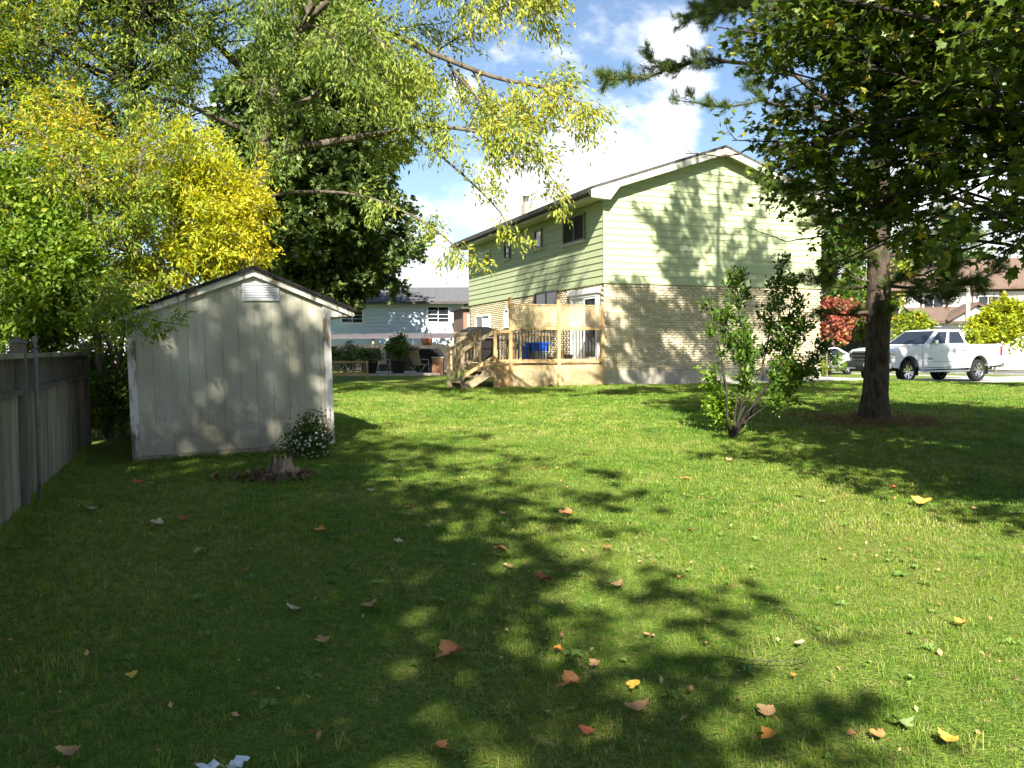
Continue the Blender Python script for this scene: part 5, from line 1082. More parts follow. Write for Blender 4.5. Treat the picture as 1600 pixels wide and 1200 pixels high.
def pickup():
    tp = H(13.25, 2.0, 0); z0 = G(tp.x+2, tp.y+1)+.032
    t = empty('pickup_truck', (tp.x, tp.y, z0), HA, 'white crew cab pickup truck parked on the driveway beyond the pine', 'pickup'); t.scale = (1.03, 1.03, 1.10); Wt = 2.02
    FX, RX, WR, WZ = .95, 4.59, .40, .40
    body = [(.10, .62), (.06, .80), (.05, 1.08), (.14, 1.18), (.5, 1.24), (1.2, 1.30), (1.82, 1.34), (4.06, 1.37), (4.07, 1.345), (5.80, 1.36), (5.83, 1.30), (5.84, .66), (5.70, .58)]
    body += [(RX+.50, .55)] + arch(RX, WZ+.06, .49, .12, math.pi-.12) + [(RX-.52, .50), (FX+.53, .46)] + arch(FX, WZ+.06, .49, .12, math.pi-.12) + [(FX-.50, .52), (.2, .54)]
    m = MB(); m.prism(body, 0.0, Wt); b = m.build('body', PAINT, t, bevel=.035)
    m = MB(); m.box((.4, .25, .42), (5.6, Wt-.25, .98)); m.build('chassis', BLACKP, t)
    # greenhouse
    B = [(1.80, .05, 1.335), (4.02, .05, 1.365), (4.02, Wt-.05, 1.365), (1.80, Wt-.05, 1.335)]; T = [(2.62, .26, 1.865), (3.80, .26, 1.865), (3.80, Wt-.26, 1.865), (2.62, Wt-.26, 1.865)]
    Tm = [(2.9, .5, 1.90), (3.6, .5, 1.90), (3.6, Wt-.5, 1.90), (2.9, Wt-.5, 1.90)]
    m = MB(); m.add(B+T+Tm, [(0,1,5,4),(1,2,6,5),(2,3,7,6),(3,0,4,7),(4,5,9,8),(5,6,10,9),(6,7,11,10),(7,4,8,11),(8,9,10,11),(3,2,1,0)]); m.build('cab', PAINT, t, bevel=.03)
    slab(quad_on([B[3], B[0], T[0], T[3]], .045, .955, .06, .93, .010), .02).build('windscreen', CARGL, t)
    slab(quad_on([B[2], B[1], T[1], T[2]][::1], .1, .9, .25, .88, .010), .02).build('rear_window', CARGL, t)
    for nm, face in (('near', [B[0], B[1], T[1], T[0]]), ('far', [B[2], B[3], T[3], T[2]])):
        if nm == 'far': uu = ((.10, .46), (.53, .92)); 
        else: uu = ((.10, .455), (.545, .93))
        for u0, u1 in uu: slab(quad_on(face, u0, u1, .07, .88, .010), .02).build('side_window', CARGL, t)
    # front: grille, lamps, bumper
    m = MB(); m.box((.0, .17, .80), (.10, Wt-.17, 1.13)); gr_ = m.build('grille', BLACKP, t, bevel=.01)
    for z in (.845, .965, 1.085): m = MB(); m.box((-.025, .19, z-.016), (-.0005, Wt-.19, z+.016)); m.build('grille_bar', CHROME, gr_, bevel=.005)
    em = [(-.13, -.02), (-.045, -.02), (-.045, -.045), (.045, -.045), (.045, -.02), (.13, -.02), (.15, .02), (.045, .02), (.045, .045), (-.045, .045), (-.045, .02), (-.11, .02)]
    m = MB(); m.prism([(Wt/2+a, .965+c) for a, c in em], -.05, -.0255, axis='x'); m.build('emblem', BLACKP, gr_)
    for y0, y1 in ((-.012, .165), (Wt-.165, Wt+.012)):
        m = MB(); m.box((.015, y0, .86), (.34, y1, 1.12)); m.build('headlight', LAMPG, t, bevel=.02); m = MB(); m.box((.005, y0+.03, .92), (.02, y1-.03, 1.05)); m.build('lamp_insert', BLACKP, t)
    m = MB(); m.box((-.10, -.005, .50), (.12, Wt+.005, .745)); m.build('front_bumper', CHROME, t, bevel=.03); m = MB(); m.box((-.108, .45, .50), (-.05, Wt-.45, .60)); m.build('air_intake', BLACKP, t); m = MB(); m.box((-.06, .1, .40), (.2, Wt-.1, .499)); m.build('air_dam', BLACKP, t)
    m = MB(); m.box((-.118, Wt/2-.15, .575), (-.1085, Wt/2+.15, .70)); m.build('licence_plate', mat('plate', (.55, .56, .55), rough=.5), t)
    # sides
    for sgn, y in ((-1, 0.0), (1, Wt)):
        o = sgn*.012
        m = MB(); m.prism([(1.62, .52), (4.0, .54), (4.0, .56), (1.62, .54)], y, y+o); m.build('side_trim', BLACKP, t)
        for xx in (1.62, 2.92, 4.03): m = MB(); m.box((xx-.005, min(y, y+sgn*.003), .58), (xx+.005, max(y, y+sgn*.003), 1.33)); m.build('door_gap', BLACKP, t)
        m = MB(); m.box((1.62, min(y, y+sgn*.003), .735), (4.0, max(y, y+sgn*.003), .745)); m.build('body_crease', BLACKP, t)
        for xx in (2.66, 3.78): m = MB(); m.box((xx-.1, min(y, y+sgn*.035), 1.13), (xx+.1, max(y, y+sgn*.035), 1.175)); m.build('door_handle', CHROME, t, bevel=.01)
        m = MB(); m.box((1.9, min(y, y+sgn*.006), .82), (2.12, max(y, y+sgn*.006), .86)); m.build('badge', BLACKP, t)
        yy = y+sgn*.14; m = MB(); m.box((1.98, min(y, yy), 1.385), (2.06, max(y, yy), 1.42)); m.box((1.93, min(y+sgn*.1, y+sgn*.30), 1.37), (2.09, max(y+sgn*.1, y+sgn*.30), 1.51)); m.build('mirror', PAINT if False else CHROME, t, bevel=.02)
        m = MB(); m.tube([(1.5, y+sgn*.03, .46), (1.6, y+sgn*.06, .40), (3.95, y+sgn*.06, .40), (4.05, y+sgn*.03, .46)], .04, 8); m.build('running_board', CHROME, t)
        for cx in (FX, RX):
            pts = arch(cx, WZ+.06, .51, .05, math.pi-.05, 14); m = MB(); m.tube([(px_, y+sgn*.002, pz) for px_, pz in pts], .022, 6); m.build('arch_lip', PAINT, t)
            wheel(t, cx, y-sgn*.15, WZ, WR, .27, sgn)
            m = MB(); m.prism([(cx+.46, .26), (cx+.49, .26), (cx+.51, .56), (cx+.47, .56)], y-sgn*.25, y-sgn*.02); m.build('mud_flap', BLACKP, t)
        m = MB(); m.box((5.70, min(y-sgn*.02, y+sgn*.006), .92), (5.848, max(y-sgn*.02, y+sgn*.006), 1.28)); m.build('tail_light', REDP, t, bevel=.01)
    m = MB(); m.box((5.80, .02, .50), (5.99, Wt-.02, .68)); m.build('rear_bumper', CHROME, t, bevel=.02)
    m = MB(); m.box((3.0, Wt/2-.02, 1.905), (3.06, Wt/2+.02, 1.96)); m.build('roof_antenna', PAINT, t)
pickup()
def sedan():
    p = at(1300, 563, 44); b = Vector((p.x, p.y, G(p.x, p.y)+.02)); t = empty('parked_car', b, HA+math.pi*0, 'white parked sedan half hidden behind the bushes', 'car'); Wt = 1.8; L = 4.7; x0 = -2.6
    body = [(x0, .55), (x0+.02, .72), (x0+.15, .84), (x0+1.1, .98), (x0+1.25, 1.0), (x0+4.0, 1.02), (x0+4.6, .98), (x0+4.68, .8), (x0+4.65, .45)]+arch(x0+3.75, .36, .38, .0, math.pi)+arch(x0+.95, .36, .38, 0, math.pi)+[(x0+.1, .4)]
    m = MB(); m.prism(body, 0, Wt); m.build('body', PAINT, t, bevel=.05)
    B = [(x0+1.15, .06, .99), (x0+4.1, .06, 1.0), (x0+4.1, Wt-.06, 1.0), (x0+1.15, Wt-.06, .99)]; T = [(x0+1.95, .3, 1.44), (x0+3.3, .3, 1.44), (x0+3.3, Wt-.3, 1.44), (x0+1.95, Wt-.3, 1.44)]
    m = MB(); m.add(B+T, [(0,1,5,4),(1,2,6,5),(2,3,7,6),(3,0,4,7),(4,5,6,7),(3,2,1,0)]); m.build('cabin', PAINT, t, bevel=.05)
    slab(quad_on([B[3], B[0], T[0], T[3]], .06, .94, .08, .92, .01), .02).build('windscreen', CARGL, t)
    for u0, u1 in ((.14, .46), (.52, .86)): slab(quad_on([B[0], B[1], T[1], T[0]], u0, u1, .1, .88, .01), .02).build('side_window', CARGL, t)
    for cx in (x0+.95, x0+3.75):
        wheel(t, cx, .13, .33, .33, .2, -1); wheel(t, cx, Wt-.13, .33, .33, .2, 1)
    for y0, y1 in ((-.005, .4), (Wt-.4, Wt+.005)): m = MB(); m.box((x0-.01, y0, .68), (x0+.25, y1, .80)); m.build('headlight', LAMPG, t, bevel=.02)
    m = MB(); m.box((x0-.02, .5, .48), (x0+.05, Wt-.5, .66)); m.build('grille', BLACKP, t)
sedan()

# ------------------------------------------------------------------ neighbour's blue-sided house
BLUES = mat('blue_grey_siding', (0.46, 0.54, 0.61), (0.51, 0.59, 0.66), scale=2, rough=.6)
RBRK = mat('brown_brick', (0.16, 0.09, 0.06), (0.27, 0.17, 0.12), scale=14, rough=.9, bump=.3)
SHG = mat('grey_shingle', (0.075, 0.075, 0.08), (0.14, 0.14, 0.147), scale=9, rough=.95, bump=.6, spec=.1)
nbp = at(724, 552, 52); nb = empty('neighbour_house', (nbp.x, nbp.y, 0), R(3), 'low house with blue grey siding and grey shingle roof behind the patio', 'house')
NW = 12.0; z_s, z_e, z_r = 2.50, 4.62, 5.85
m = MB(); m.box((-NW, .03, 2.0), (0, 8, z_e)); m.build('upper_wall', BLUES, nb)
m = MB(); m.box((-NW, .06, 0), (0, 8, z_s)); m.build('lower_wall', RBRK, nb)
nbd = 9; hh = (z_e-z_s)/nbd
for k in range(nbd):
    z = z_s+k*hh; m = MB(); v = [(-NW, -.03, z), (0, -.03, z), (0, .025, z+hh), (-NW, .025, z+hh), (-NW, .05, z), (0, .05, z), (0, .05, z+hh), (-NW, .05, z+hh)]
    m.add(v, [(0,1,2,3),(0,4,5,1),(3,2,6,7),(0,3,7,4),(1,5,6,2),(4,7,6,5)]); m.build('siding_board', BLUES, nb)
m = MB(); m.box((-.09, -.02, z_s), (.03, .06, z_e)); m.build('corner_post', FRAME_W, nb)
m = MB(); m.prism([(-.55, z_e), (4.0, z_r), (8.6, z_e), (8.6, z_e+.1), (4.0, z_r+.1), (-.55, z_e+.1)], -NW-.4, .6, axis='x'); nro = m.build('roof', SHG, nb)
for k in range(9):
    q = k/9.0; y_ = -.55+4.55*q; z_ = z_e+.1+(z_r-z_e)*q; m = MB(); q2 = (k+1)/9; y2 = -.55+4.55*q2; z2 = z_e+.1+(z_r-z_e)*q2
    m.add([(-NW-.4, y_, z_+.022), (.6, y_, z_+.022), (.6, y2, z2+.002), (-NW-.4, y2, z2+.002), (-NW-.4, y_, z_+.001), (.6, y_, z_+.001)], [(0,1,2,3),(0,4,5,1)]); m.build('shingle_course', SHG, nro)
m = MB(); m.box((-NW-.4, -.60, z_e-.06), (.6, -.552, z_e+.1)); m.build('fascia', SHING, nb); m = MB(); m.box((-NW-.4, -.551, z_e-.04), (.6, .0, z_e-.01)); m.build('soffit', SOFF, nb)
def nwin(x0, x1, z0, z1, par):
    m = MB(); f = .07; m.box((x0, -.06, z0), (x0+f, .03, z1)); m.box((x1-f, -.06, z0), (x1, .03, z1)); m.box((x0+f, -.06, z1-f), (x1-f, .03, z1)); m.box((x0+f, -.06, z0), (x1-f, .03, z0+f)); w = m.build('window', FRAME_W, par); mid = (x0+x1)/2
    m = MB(); m.box((x0+f, -.02, z0+f), (mid-.02, .03, z1-f)); m.build('pane', GLASS, w); m = MB(); m.box((mid+.02, -.024, z0+f), (x1-f, .03, z1-f)); m.build('pane', GLASS, w); m = MB(); m.box((mid-.02, -.05, z0+f), (mid+.02, .03, z1-f)); m.build('mullion', FRAME_W, w)
nwin(-2.25, -.85, 3.36, 4.48, nb); nwin(-7.6, -6.2, 3.36, 4.48, nb)
# house or garage glimpsed between the two (brick with tan panel)
gbp = at(744, 552, 47); gb = empty('brick_outbuilding', (gbp.x, gbp.y, 0), R(12), 'small brown brick building squeezed between the blue house and the green house', 'outbuilding')
m = MB(); m.box((-.72, 0, 0), (1.2, 4, 4.0)); m.build('wall', RBRK, gb); m = MB(); m.box((-.5, -.03, 3.0), (.25, -.001, 3.7)); m.build('wall_panel', TRIMW, gb); m = MB(); m.prism([(-.25, 4.001), (4.3, 4.001), (4.3, 4.12), (-.25, 4.12)], -.85, 1.4, axis='x'); m.build('roof', SHING, gb)
# neighbour's patio: dark fence, lean-to awning, furniture, pots
def nfence(x0, x1, Y, zt, lab, board_w=.14, mt=FWD):
    a = at(x0, 552, Y); b_ = at(x1, 552, Y); L = b_.x-a.x; f = empty('board_fence', (a.x, Y, G(a.x, Y)), 0, lab, 'fence'); n = int(L/(board_w+.012))
    for k in range(n): m = MB(); s = k*(board_w+.012); m.box((s, -.01, .05), (s+board_w, .012, zt+.03*math.sin(k*1.7))); m.build('board', mt, f)
    for z in (.3, zt-.25): m = MB(); m.box((0, .013, z), (L, .05, z+.08)); m.build('rail', mt, f)
nfence(528, 705, 43, 1.45, 'dark board fence at the back of the neighbour patio', mt=mat('blackened_fence', (.022, .019, .016), (.045, .04, .033), scale=6, rough=.9))
PATIO = mat('patio_stone', (.30, .27, .22), (.42, .38, .31), scale=4, rough=.9)
a = at(545, 552, 36.5); b_ = at(688, 552, 36.5)
m = MB(); m.box((a.x, 36.2, G(a.x, 36)-.1), (b_.x, 41.5, G(a.x, 36)+.10)); o = m.build('patio', PATIO, bevel=.02); tag(o, 'low stone patio slab beside the neighbour house', 'patio', kind='structure')
PZ = G(a.x, 36)+.10
aw = empty('patio_awning', at(600, 552, 44.5).xy.to_3d()+Vector((0, 0, 0)), 0, 'low shed roof awning on posts along the blue house', 'awning'); aw.location.z = .5
m = MB(); m.prism([(-1.2, 1.80), (3.5, 2.1), (3.5, 2.18), (-1.2, 1.88)], -3.6, 3.9, axis='x'); m.build('awning_roof', mat('dull_purple_roof', (.075, .065, .07), (.11, .095, .10), scale=5, rough=.9), aw)
for x in (-3.0, -.4, 2.2, 3.7): m = MB(); m.box((x-.05, -1.05, -.1), (x+.05, -.95, 1.8)); m.build('post', WOODG, aw)
# small timber bench rail at the shed's right
bp_ = at(541, 552, 33); bn = empty('garden_bench', (bp_.x, 33, G(bp_.x, 33)), .05, 'low slatted wooden bench on the grass past the shed', 'bench')
m = MB(); m.box((-.85, -.04, .62), (.85, .04, .70)); m.build('top_rail', WOOD, bn); m = MB(); m.box((-.85, -.3, .30), (.85, .1, .34)); m.build('seat', WOODG, bn)
for x in (-.82, .82): m = MB(); m.box((x-.04, -.04, 0), (x+.04, .04, .62)); m.build('leg', WOOD, bn)
for k in range(13): m = MB(); x = -.72+k*.12; m.box((x-.018, -.012, .345), (x+.018, .012, .619)); m.build('slat', WOODG, bn)
m = MB(); m.box((-.85, -.31, .12), (.85, -.28, .25)); m.build('front_rail', WOOD, bn)
def sling_chair(px, Y, rz, lab):
    p = at(px, 552, Y); c = empty('patio_armchair', (p.x, Y, PZ+.001), rz, lab, 'chair', 'sling chairs on the neighbour patio'); al = mat('pale_tube', (.50, .47, .40), rough=.4, metal=.3); fa_ = mat('tan_sling', (.32, .26, .16), (.38, .31, .2), scale=20, rough=.9)
    m = MB(); m.add([(-.24,-.25,.40),(.24,-.25,.40),(.24,.2,.37),(-.24,.2,.37),(-.24,-.25,.385),(.24,-.25,.385),(.24,.2,.355),(-.24,.2,.355)], [(0,1,2,3),(7,6,5,4),(0,4,5,1),(1,5,6,2),(2,6,7,3),(3,7,4,0)]); m.build('seat', fa_, c)
    m = MB(); m.add([(-.24,.2,.38),(.24,.2,.38),(.24,.42,1.0),(-.24,.42,1.0),(-.24,.22,.375),(.24,.22,.375),(.24,.44,.995),(-.24,.44,.995)], [(0,1,2,3),(7,6,5,4),(0,4,5,1),(1,5,6,2),(2,6,7,3),(3,7,4,0)]); m.build('backrest', fa_, c)
    for sx in (-1, 1):
        m = MB(); m.tube([(sx*.27, -.32, 0), (sx*.27, -.27, .60), (sx*.27, .26, .62)], .014, 6); m.build('armrest', al, c); m = MB(); m.tube([(sx*.25, .35, 0), (sx*.25, -.1, .38), (sx*.25, -.26, .40)], .014, 6); m.build('leg', al, c)
sling_chair(656, 37.2, 2.6, 'tan sling patio chair facing the dark barbecue'); sling_chair(598, 38.8, .4, 'dark sling patio chair between the two big pots')
POT = mat('dark_pot', (.035, .03, .028), rough=.8)
def potted(px, Y, r, h, ph, lm, lab, seed):
    p = at(px, 552, Y); b = Vector((p.x, Y, PZ)); 
    t = tree('pot%d' % seed, 'potted_plant', b, [((b.x, b.y, b.z+h+ph*.5), (r*1.5, r*1.5, ph*.55))], 24, 'oval', .12, 30, lm, lab, seed, tr=.02, limb_r=.014, twigL=.3, nspray=5, stems=3, cat='potted plant', bark=BARK_D)
    m = MB(); m.lathe([(0, 0), (r*.7, 0), (r, h), (r*1.06, h), (r*1.06, h+.04), (r*.92, h+.04), (r*.9, h-.04), (0, h-.04)], 22); m.build('pot', POT, t)
potted(576, 36.9, .42, .55, .5, DARKL, 'dark wide pot with a low bushy plant near the bench', 141); potted(622, 36.8, .36, .55, 1.15, GRNL, 'tall leafy potted plant in front of the awning', 142)
b = gp_(538, 39); tree('nbush', 'dark_bush', b, [((b.x, b.y, b.z+.8), (1.15, .9, .75))], 34, 'oval', .11, 34, DARKL, 'rounded dark bush behind the slatted bench', 143, tr=.04, limb_r=.02, twigL=.45, nspray=5, stems=3, cat='bush', bark=BARK_D)
p = at(672, 552, 39); ng = empty('covered_grill', (p.x, 39, PZ), .1, 'black covered grill standing on the neighbour patio', 'grill'); m = MB(); m.prism([(-.65, 0), (.65, 0), (.62, .85), (.45, 1.1), (-.45, 1.1), (-.62, .85)], -.3, .3); m.build('cover', RUBBER, ng, bevel=.06); m = MB(); m.box((-.95, -.25, .72), (-.652, .25, .76)); m.build('side_shelf', METAL, ng)
p = at(684, 552, 36.6); rp_ = empty('brick_pier', (p.x, 36.6, G(p.x, 36.6)), 0, 'short orange brick pier at the patio edge by the stairs', 'pier')
OBR = mat('orange_brick', (.20, .09, .05), (.32, .16, .09), scale=12, rough=.9)
for r_ in range(9):
    for k in range(2): m = MB(); m.box((-.24+.24*k+(.0), -.14, .0+r_*.085), (-.01+.24*k, .14, .075+r_*.085)); m.build('brick', OBR, rp_)
m = MB(); m.box((-.235, -.13, 0), (.225, .13, .76)); m.build('mortar_core', MORTAR, rp_); m = MB(); m.box((-.28, -.18, .765), (.27, .18, .82)); m.build('cap', PATIO, rp_)
p = at(667, 552, 40.5); hp = empty('hanging_basket', (p.x, 40.5, 1.9), 0, 'orange hanging planter under the awning edge', 'hanging basket'); m = MB(); m.lathe([(0, .0), (.24, .02), (.30, .34), (.26, .34), (.22, .08), (0, .06)], 18); m.build('bowl', mat('terracotta', (.50, .17, .08), rough=.8), hp)
for k in range(3): a = k*2.09; m = MB(); m.tube([(.27*math.cos(a), .27*math.sin(a), .34), (0, 0, .75)], .006, 4); m.build('hanger', BLACKM, hp)
# ------------------------------------------------------------------ timbered house across the street
TW = mat('white_stucco', (.70, .69, .68), (.76, .75, .74), scale=3, rough=.85); TB = mat('brown_timber', (.10, .06, .045), rough=.8); TR = mat('brown_shingle', (.105, .068, .05), (.17, .115, .088), scale=6, rough=.95)
tp = at(1478, 548, 58); tu = empty('timbered_house', (tp.x, tp.y, 0), R(-10), 'white stucco house with brown half timbering and shingled roofs across the street', 'house')
m = MB(); m.box((-3.3, 0, 0), (7.5, 8, 5.7)); m.build('wall', TW, tu)
m = MB(); m.prism([(-.6, 5.65), (4, 8.0), (8.6, 5.65), (8.6, 5.85), (4, 8.2), (-.6, 5.85)], -3.8, 8.0, axis='x'); m.build('roof', TR, tu)
for x in (-3.28, -1.75, -.05, 1.6, 3.4, 5.4, 7.35): m = MB(); m.box((x, -.05, 3.3), (x+.14, -.001, 5.55)); m.build('timber', TB, tu)
for z in (3.2, 5.5): m = MB(); m.box((-3.32, -.052, z), (7.52, -.001, z+.12)); m.build('timber', TB, tu)
for x0 in (-1.55, 2.0, 5.8): nwin(x0, x0+1.35, 3.75, 5.25, tu)
# garage wing with a small timbered gable
m = MB(); m.box((-2.4, -4.0, 0), (4.2, -.002, 3.35)); gar = m.build('garage', TW, tu)
m = MB(); m.prism([(-4.4, 3.36), (-4.4, 3.48), (-.01, 4.5), (-.01, 4.35)], -2.8, 4.6, axis='x'); m.build('garage_roof', TR, tu)
GX = .38
m = MB(); m.prism([(GX-1.55, 3.37), (GX+1.55, 3.37), (GX, 4.32)], -4.45, -3.0); m.build('gable', TW, gar)
m = MB(); m.prism([(GX-1.85, 3.32), (GX, 4.42), (GX+1.85, 3.32), (GX+1.85, 3.46), (GX, 4.58), (GX-1.85, 3.46)], -4.7, -2.0); m.build('gable_roof', TR, gar)
for a_, b__ in (((GX-.72, 3.88), (GX-.04, 3.46)), ((GX+.72, 3.88), (GX+.04, 3.46))): m = MB(); m.beam((a_[0], -4.48, a_[1]), (b__[0], -4.48, b__[1]), .06, .12); m.build('brace', TB, gar)
m = MB(); m.box((-2.45, -4.52, 3.22), (4.25, -4.452, 3.37)); m.build('lintel', TB, gar)
for sg in (-1, 1): m = MB(); m.beam((GX+sg*1.8, -4.73, 3.38), (GX, -4.73, 4.46), .05, .13); m.build('bargeboard', TB, gar)
m = MB(); m.box((-1.9, -4.04, 0), (2.9, -4.001, 2.6)); gd = m.build('garage_door', TW, gar)
for r_ in range(4): m = MB(); m.box((-1.85, -4.06, .04+r_*.63), (2.85, -4.041, .64+r_*.63)); m.build('door_panel', TW, gd, bevel=.01)
tq = at(1600, 548, 66); t2 = empty('timbered_house', (tq.x+3, tq.y, 0), R(-14), 'second white house with brown timbers at the right edge beyond the yellow tree', 'house')
m = MB(); m.prism([(-4, 0), (4, 0), (4, 5.0), (0, 7.2), (-4, 5.0)], 0, 7); m.build('wall', TW, t2); m = MB(); m.prism([(-4.5, 4.75), (0, 7.25), (4.5, 4.75), (4.5, 4.95), (0, 7.45), (-4.5, 4.95)], -.5, 7.5); m.build('roof', TR, t2)
for a_, b__ in (((-3.4, 3.0), (-1.8, 4.8)), ((3.4, 3.0), (1.8, 4.8)), ((-3.9, 2.7), (3.9, 2.7)), ((0, 2.7), (0, 6.9))): m = MB(); m.beam((a_[0], -.03, a_[1]), (b__[0], -.03, b__[1]), .055, .17) if a_[0] != b__[0] else m.box((-.09, -.056, 2.79), (.09, -.001, 6.9)); m.build('timber', TB, t2)
nwin(-2.6, -1.0, 3.2, 4.4, t2); nwin(-3.0, -1.2, .9, 2.2, t2)
# brick garage and red-orange fence glimpsed left of the pine
p = at(1333, 548, 74); ob = empty('brick_garage', (p.x, 74, 0), R(-8), 'small orange brick garage across the street left of the pine', 'garage'); m = MB(); m.box((-1.4, 0, 0), (1.6, 5, 2.6)); m.build('wall', OBR, ob); m = MB(); m.prism([(-.4, 2.6), (5.4, 2.6), (2.5, 3.8)], -1.8, 2.0, axis='x'); m.build('roof', TR, ob); m = MB(); m.box((-1.0, -.05, 0), (1.2, -.001, 2.1)); m.build('door', mat('dark_green_door', (.06, .08, .05), rough=.6), ob)
m_ = at(1585, 552, 52); rf_ = nfence(1545, 1640, 54, 1.1, 'low brown board fence across the street', mt=mat('grey_brown_fence', (.12, .09, .07), (.19, .15, .12), scale=5))
# street lamp
p = at(1511, 548, 50); sp_ = Vector((p.x, 50, G(p.x, 50))); lampo = empty('street_lamp', sp_, 0, 'tall pale concrete street lamp with arm behind the pickup cab', 'street lamp'); LP = mat('pale_pole', (.50, .46, .38), (.58, .54, .45), scale=6, rough=.8)
m = MB(); m.tube([(0, 0, -.2), (0, 0, 4.6), (-.02, 0, 5.3)], [.17, .13, .12], 12); m.build('pole', LP, lampo); m = MB(); m.tube([(0, 0, 5.2), (-.5, 0, 5.55), (-1.2, -.1, 5.85), (-2.0, -.15, 5.95)], [.08, .07, .06, .05], 8); m.build('arm', LP, lampo); m = MB(); m.add([(-2.6,-.3,5.92),(-1.95,-.3,5.92),(-1.95,.05,5.92),(-2.6,.05,5.92),(-2.55,-.22,6.08),(-2.0,-.22,6.08),(-2.0,-.03,6.08),(-2.55,-.03,6.08)], [(0,3,2,1),(4,5,6,7),(0,1,5,4),(1,2,6,5),(2,3,7,6),(3,0,4,7)]); m.build('lamp_head', METAL, lampo, bevel=.03)

# ------------------------------------------------------------------ fallen leaves, litter
def leaf_obj_mesh(seed, mat_):
    r = random.Random(seed); tv, tf = leaf_template('maple'); cu = r.uniform(.2, 1.1); cv = r.uniform(-.3, .8); tw = r.uniform(-.7, .7); v = []; tv = tv.copy(); rad = np.linalg.norm(tv[:, :2]-[0, .35], axis=1); rad[0] = 1; k_ = 1-.45*np.clip((rad-.30)/.35, 0, 1); tv[1:, :2] = [0, .35]+(tv[1:, :2]-[0, .35])*k_[1:, None]*1.15; v = []
    # finer blade: subdivide the fan once so that the leaf can curl
    ring = tv[1:]; c = tv[0]; mid = (ring+c)/2; allv = np.concatenate([[c], mid, ring]); n = len(ring)
    for x, y, z in allv:
        zz = cu*x*x*1.6 + cv*(y-.35)**2 + tw*x*(y-.3) + r.uniform(-.025, .025); v.append((x, y-.35, zz+.06))
    f = [(0, 1+i, 1+(i+1) % n) for i in range(n)] + [(1+i, 1+n+i, 1+n+(i+1) % n, 1+(i+1) % n) for i in range(n)]
    m = MB(); m.add(v, f, True); b = len(m.v); m.tube([(0, -.35, .06), (.03, -.55, .08), (.02, -.75, .05)], .012, 4); me = m.mesh('fallen_leaf', mat_); return me
LM = {k: mat('fallen_%s' % k, a, b, scale=26, rough=.75, spec=.2) for k, a, b in (('tan', (.38, .21, .085), (.54, .35, .17)), ('brown', (.30, .125, .045), (.44, .22, .085)), ('red', (.33, .07, .035), (.44, .15, .07)), ('orange', (.50, .20, .04), (.60, .30, .06)), ('yellow', (.55, .36, .05), (.62, .42, .08)), ('green', (.20, .28, .09), (.30, .36, .14)), ('pale', (.40, .31, .18), (.52, .42, .27)))}
variants_l = {k: [leaf_obj_mesh(i*7+len(k), m_) for i in range(4)] for k, m_ in LM.items()}
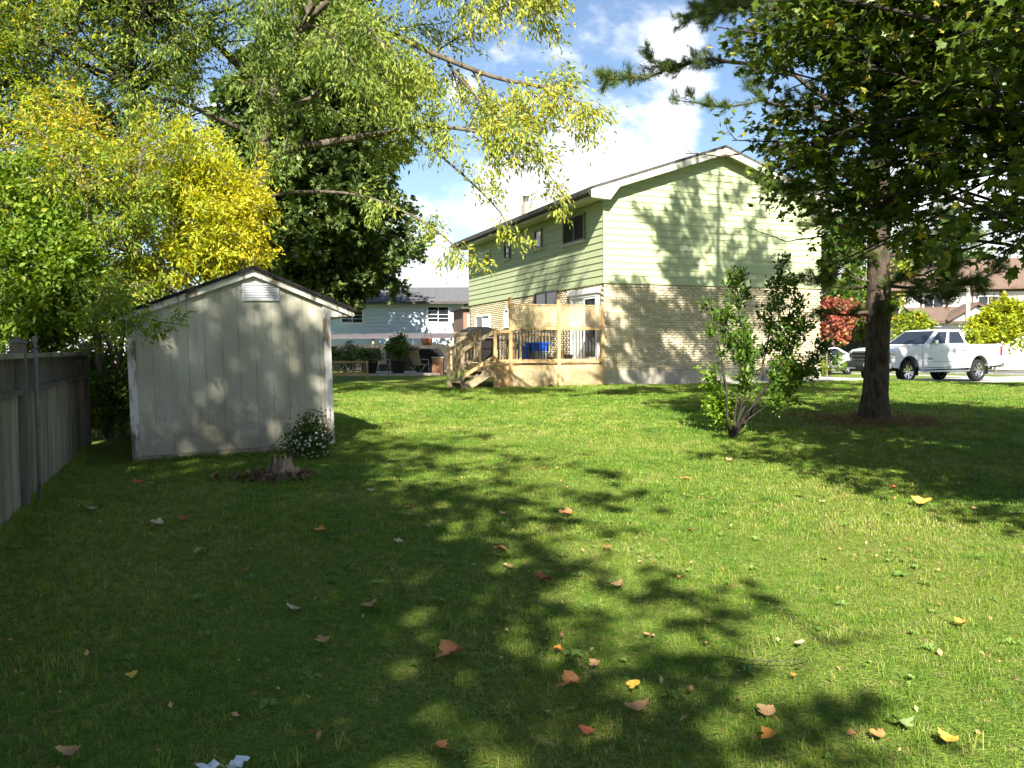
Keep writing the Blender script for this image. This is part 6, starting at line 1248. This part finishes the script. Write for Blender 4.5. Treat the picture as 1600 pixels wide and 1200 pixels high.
LV = [(702, 1033, 52, 'brown', 'largest orange brown leaf lying in the shaded foreground'), (888, 1080, 42, 'brown', 'reddish brown leaf left of the tan leaf pair near the front'), (998, 1122, 44, 'tan', 'tall tan leaf nearest the front centre'), (846, 912, 36, 'red', 'dark red curled leaf in the middle of the lawn'), (880, 900, 22, 'tan', 'small tan leaf touching the dark red curled leaf'),
      (792, 893, 20, 'tan', 'small tan leaf left of the red curled leaf'), (780, 866, 26, 'brown', 'brown leaf standing just above the small tan leaf'), (455, 960, 26, 'pale', 'pale leaf in deep shade left of the tan one'), (578, 955, 30, 'tan', 'tan leaf in deep shade right of the pale one'), (503, 1009, 26, 'tan', 'tan leaf below the shaded pale leaf'),
      (964, 925, 30, 'tan', 'curled tan leaf at the edge of sunlight'), (883, 808, 24, 'brown', 'brown leaf on the shade line at mid lawn'), (873, 1025, 18, 'orange', 'tiny orange leaf above the reddish brown leaf'), (928, 1048, 20, 'tan', 'small tan leaf between two large brown ones'), (990, 1082, 24, 'yellow', 'yellow leaf just above the tall tan leaf'), (1440, 793, 30, 'yellow', 'bright yellow leaf in the sunny grass below the pine'),
      (1195, 1122, 30, 'tan', 'tan leaf in shade at the front right'), (1200, 1162, 26, 'orange', 'orange leaf at the very front right of centre'), (1500, 983, 20, 'orange', 'orange leaf on the sunny grass at right'), (1250, 1015, 16, 'pale', 'pale leaf beside the dark shadow patch'), (1070, 753, 16, 'orange', 'orange leaf on sunny grass before the shrub'), (245, 823, 20, 'pale', 'pale leaf beside the red one near the fence'),
      (288, 817, 20, 'red', 'orange red leaf in shade between fence and stump'), (217, 758, 18, 'red', 'red leaf at the shed foot'), (640, 800, 16, 'brown', 'brown leaf above the pale curled pair'), (644, 811, 20, 'pale', 'flat pale leaf below a brown one'), (668, 830, 16, 'tan', 'tan leaf by the sunny spot'), (622, 853, 18, 'pale', 'pale leaf left of the sunny spot'), (582, 770, 18, 'pale', 'pale leaf right of the stump'), (500, 835, 18, 'orange', 'orange leaf in the shaded mid lawn'),
      (716, 757, 14, 'orange', 'small orange leaf in front of the deck stairs'), (785, 808, 14, 'tan', 'small tan leaf at the dappled mid lawn'), (950, 862, 14, 'brown', 'small brown leaf in a dark band of shade'), (620, 920, 18, 'brown', 'dark brown leaf above the tan shaded leaf'), (1062, 910, 12, 'brown', 'little brown leaf in sunlight right of centre'), (1395, 767, 12, 'red', 'little red leaf near the bright yellow leaf'), (1140, 722, 12, 'tan', 'little tan leaf under the shrub'), (1230, 650, 10, 'tan', 'little tan leaf left of the pine foot'), (1330, 650, 12, 'red', 'little red leaf at the pine foot'),
      (1412, 1143, 34, 'green', 'pale green leaf in the front right corner area'), (1478, 1168, 30, 'yellow', 'yellowish leaf right of the pale green leaf'), (1370, 1160, 22, 'brown', 'brown leaf left of the pale green leaf'), (690, 1182, 30, 'brown', 'dark brown leaf at the front edge'), (915, 1157, 26, 'red', 'dull red leaf at the front below the reddish brown one'), (105, 1192, 34, 'tan', 'tan leaf at the front left corner'), (490, 1156, 14, 'red', 'red scrap of leaf in the front shade'), (315, 868, 22, 'green', 'pale green leaf in shade before the stump'), (380, 898, 16, 'brown', 'brown leaf below the pale green shaded leaf'), (205, 1067, 18, 'yellow', 'yellow green leaf deep in the left shade'),
      (143, 800, 16, 'pale', 'pale leaf close to the fence boards'), (1525, 800, 10, 'tan', 'small tan leaf at the right edge of the shade'), (850, 735, 12, 'brown', 'small dark leaf before the deck'), (1000, 885, 10, 'tan', 'small tan leaf beside a sunny patch'), (1285, 790, 12, 'pale', 'pale leaf in the pine shade'), (1330, 1160, 16, 'brown', 'small brown leaf among the front right leaves'), (1010, 1000, 12, 'tan', 'small tan leaf in dappled light'), (1240, 1065, 12, 'orange', 'small orange leaf near the long twig'), (1080, 835, 12, 'red', 'small red leaf on bright grass')]
rl = random.Random(12)
for px_, py_, wpx_, col, lab in LV:
    p = ground_at(px_, py_); dist = (p-Vector((0, 0, CAMH))).length; sz = wpx_*dist/FPX*1.12
    o = link(bpy.data.objects.new('fallen_leaf', rl.choice(variants_l[col]))); o.location = p+Vector((0, 0, .028)); o.scale = (sz, sz, sz); o.rotation_euler = (rl.uniform(-.25, .35), rl.uniform(-.25, .25), rl.uniform(0, 6.28)); tag(o, lab, 'leaf', 'fallen leaves on the lawn')
PAPER = mat('white_paper', (.74, .76, .78), rough=.7)
for px_, py_, lab, sd in ((328, 1216, 'torn white paper scrap at the front edge, wider piece', 1), (371, 1212, 'torn white paper scrap at the front edge, folded piece', 2)):
    p = ground_at(px_, py_); r = random.Random(sd); m = MB(); v = []; n = 5
    for i in range(n):
        for j in range(4): v.append((-.055+.0275*i+r.uniform(-.004, .004), -.035+.023*j+r.uniform(-.004, .004), .03+.035*abs(math.sin(i*1.3+sd))+r.uniform(-.008, .008)))
    m.add(v, [(i*4+j, (i+1)*4+j, (i+1)*4+j+1, i*4+j+1) for i in range(n-1) for j in range(3)]); o = m.build('paper_scrap', PAPER); o.location = p+Vector((0, 0, .015)); o.rotation_euler = (0, .1, sd*.7); o.scale = (.75, .75, .6); tag(o, lab, 'litter', 'paper scraps')
q = [ground_at(x, y)+Vector((0, 0, .045)) for x, y in ((1132, 1040), (1165, 1046), (1200, 1048), (1240, 1049), (1262, 1043))]
m = MB(); m.tube(q, [.003, .003, .0026, .0022, .0015], 6); m.tube([q[2], q[2]+Vector((.06, .05, .01))], [.003, .0015], 5); o = m.build('twig', BARK_L); tag(o, 'long thin dry twig lying in the foreground grass', 'twig')
print('LEAVES', NL)
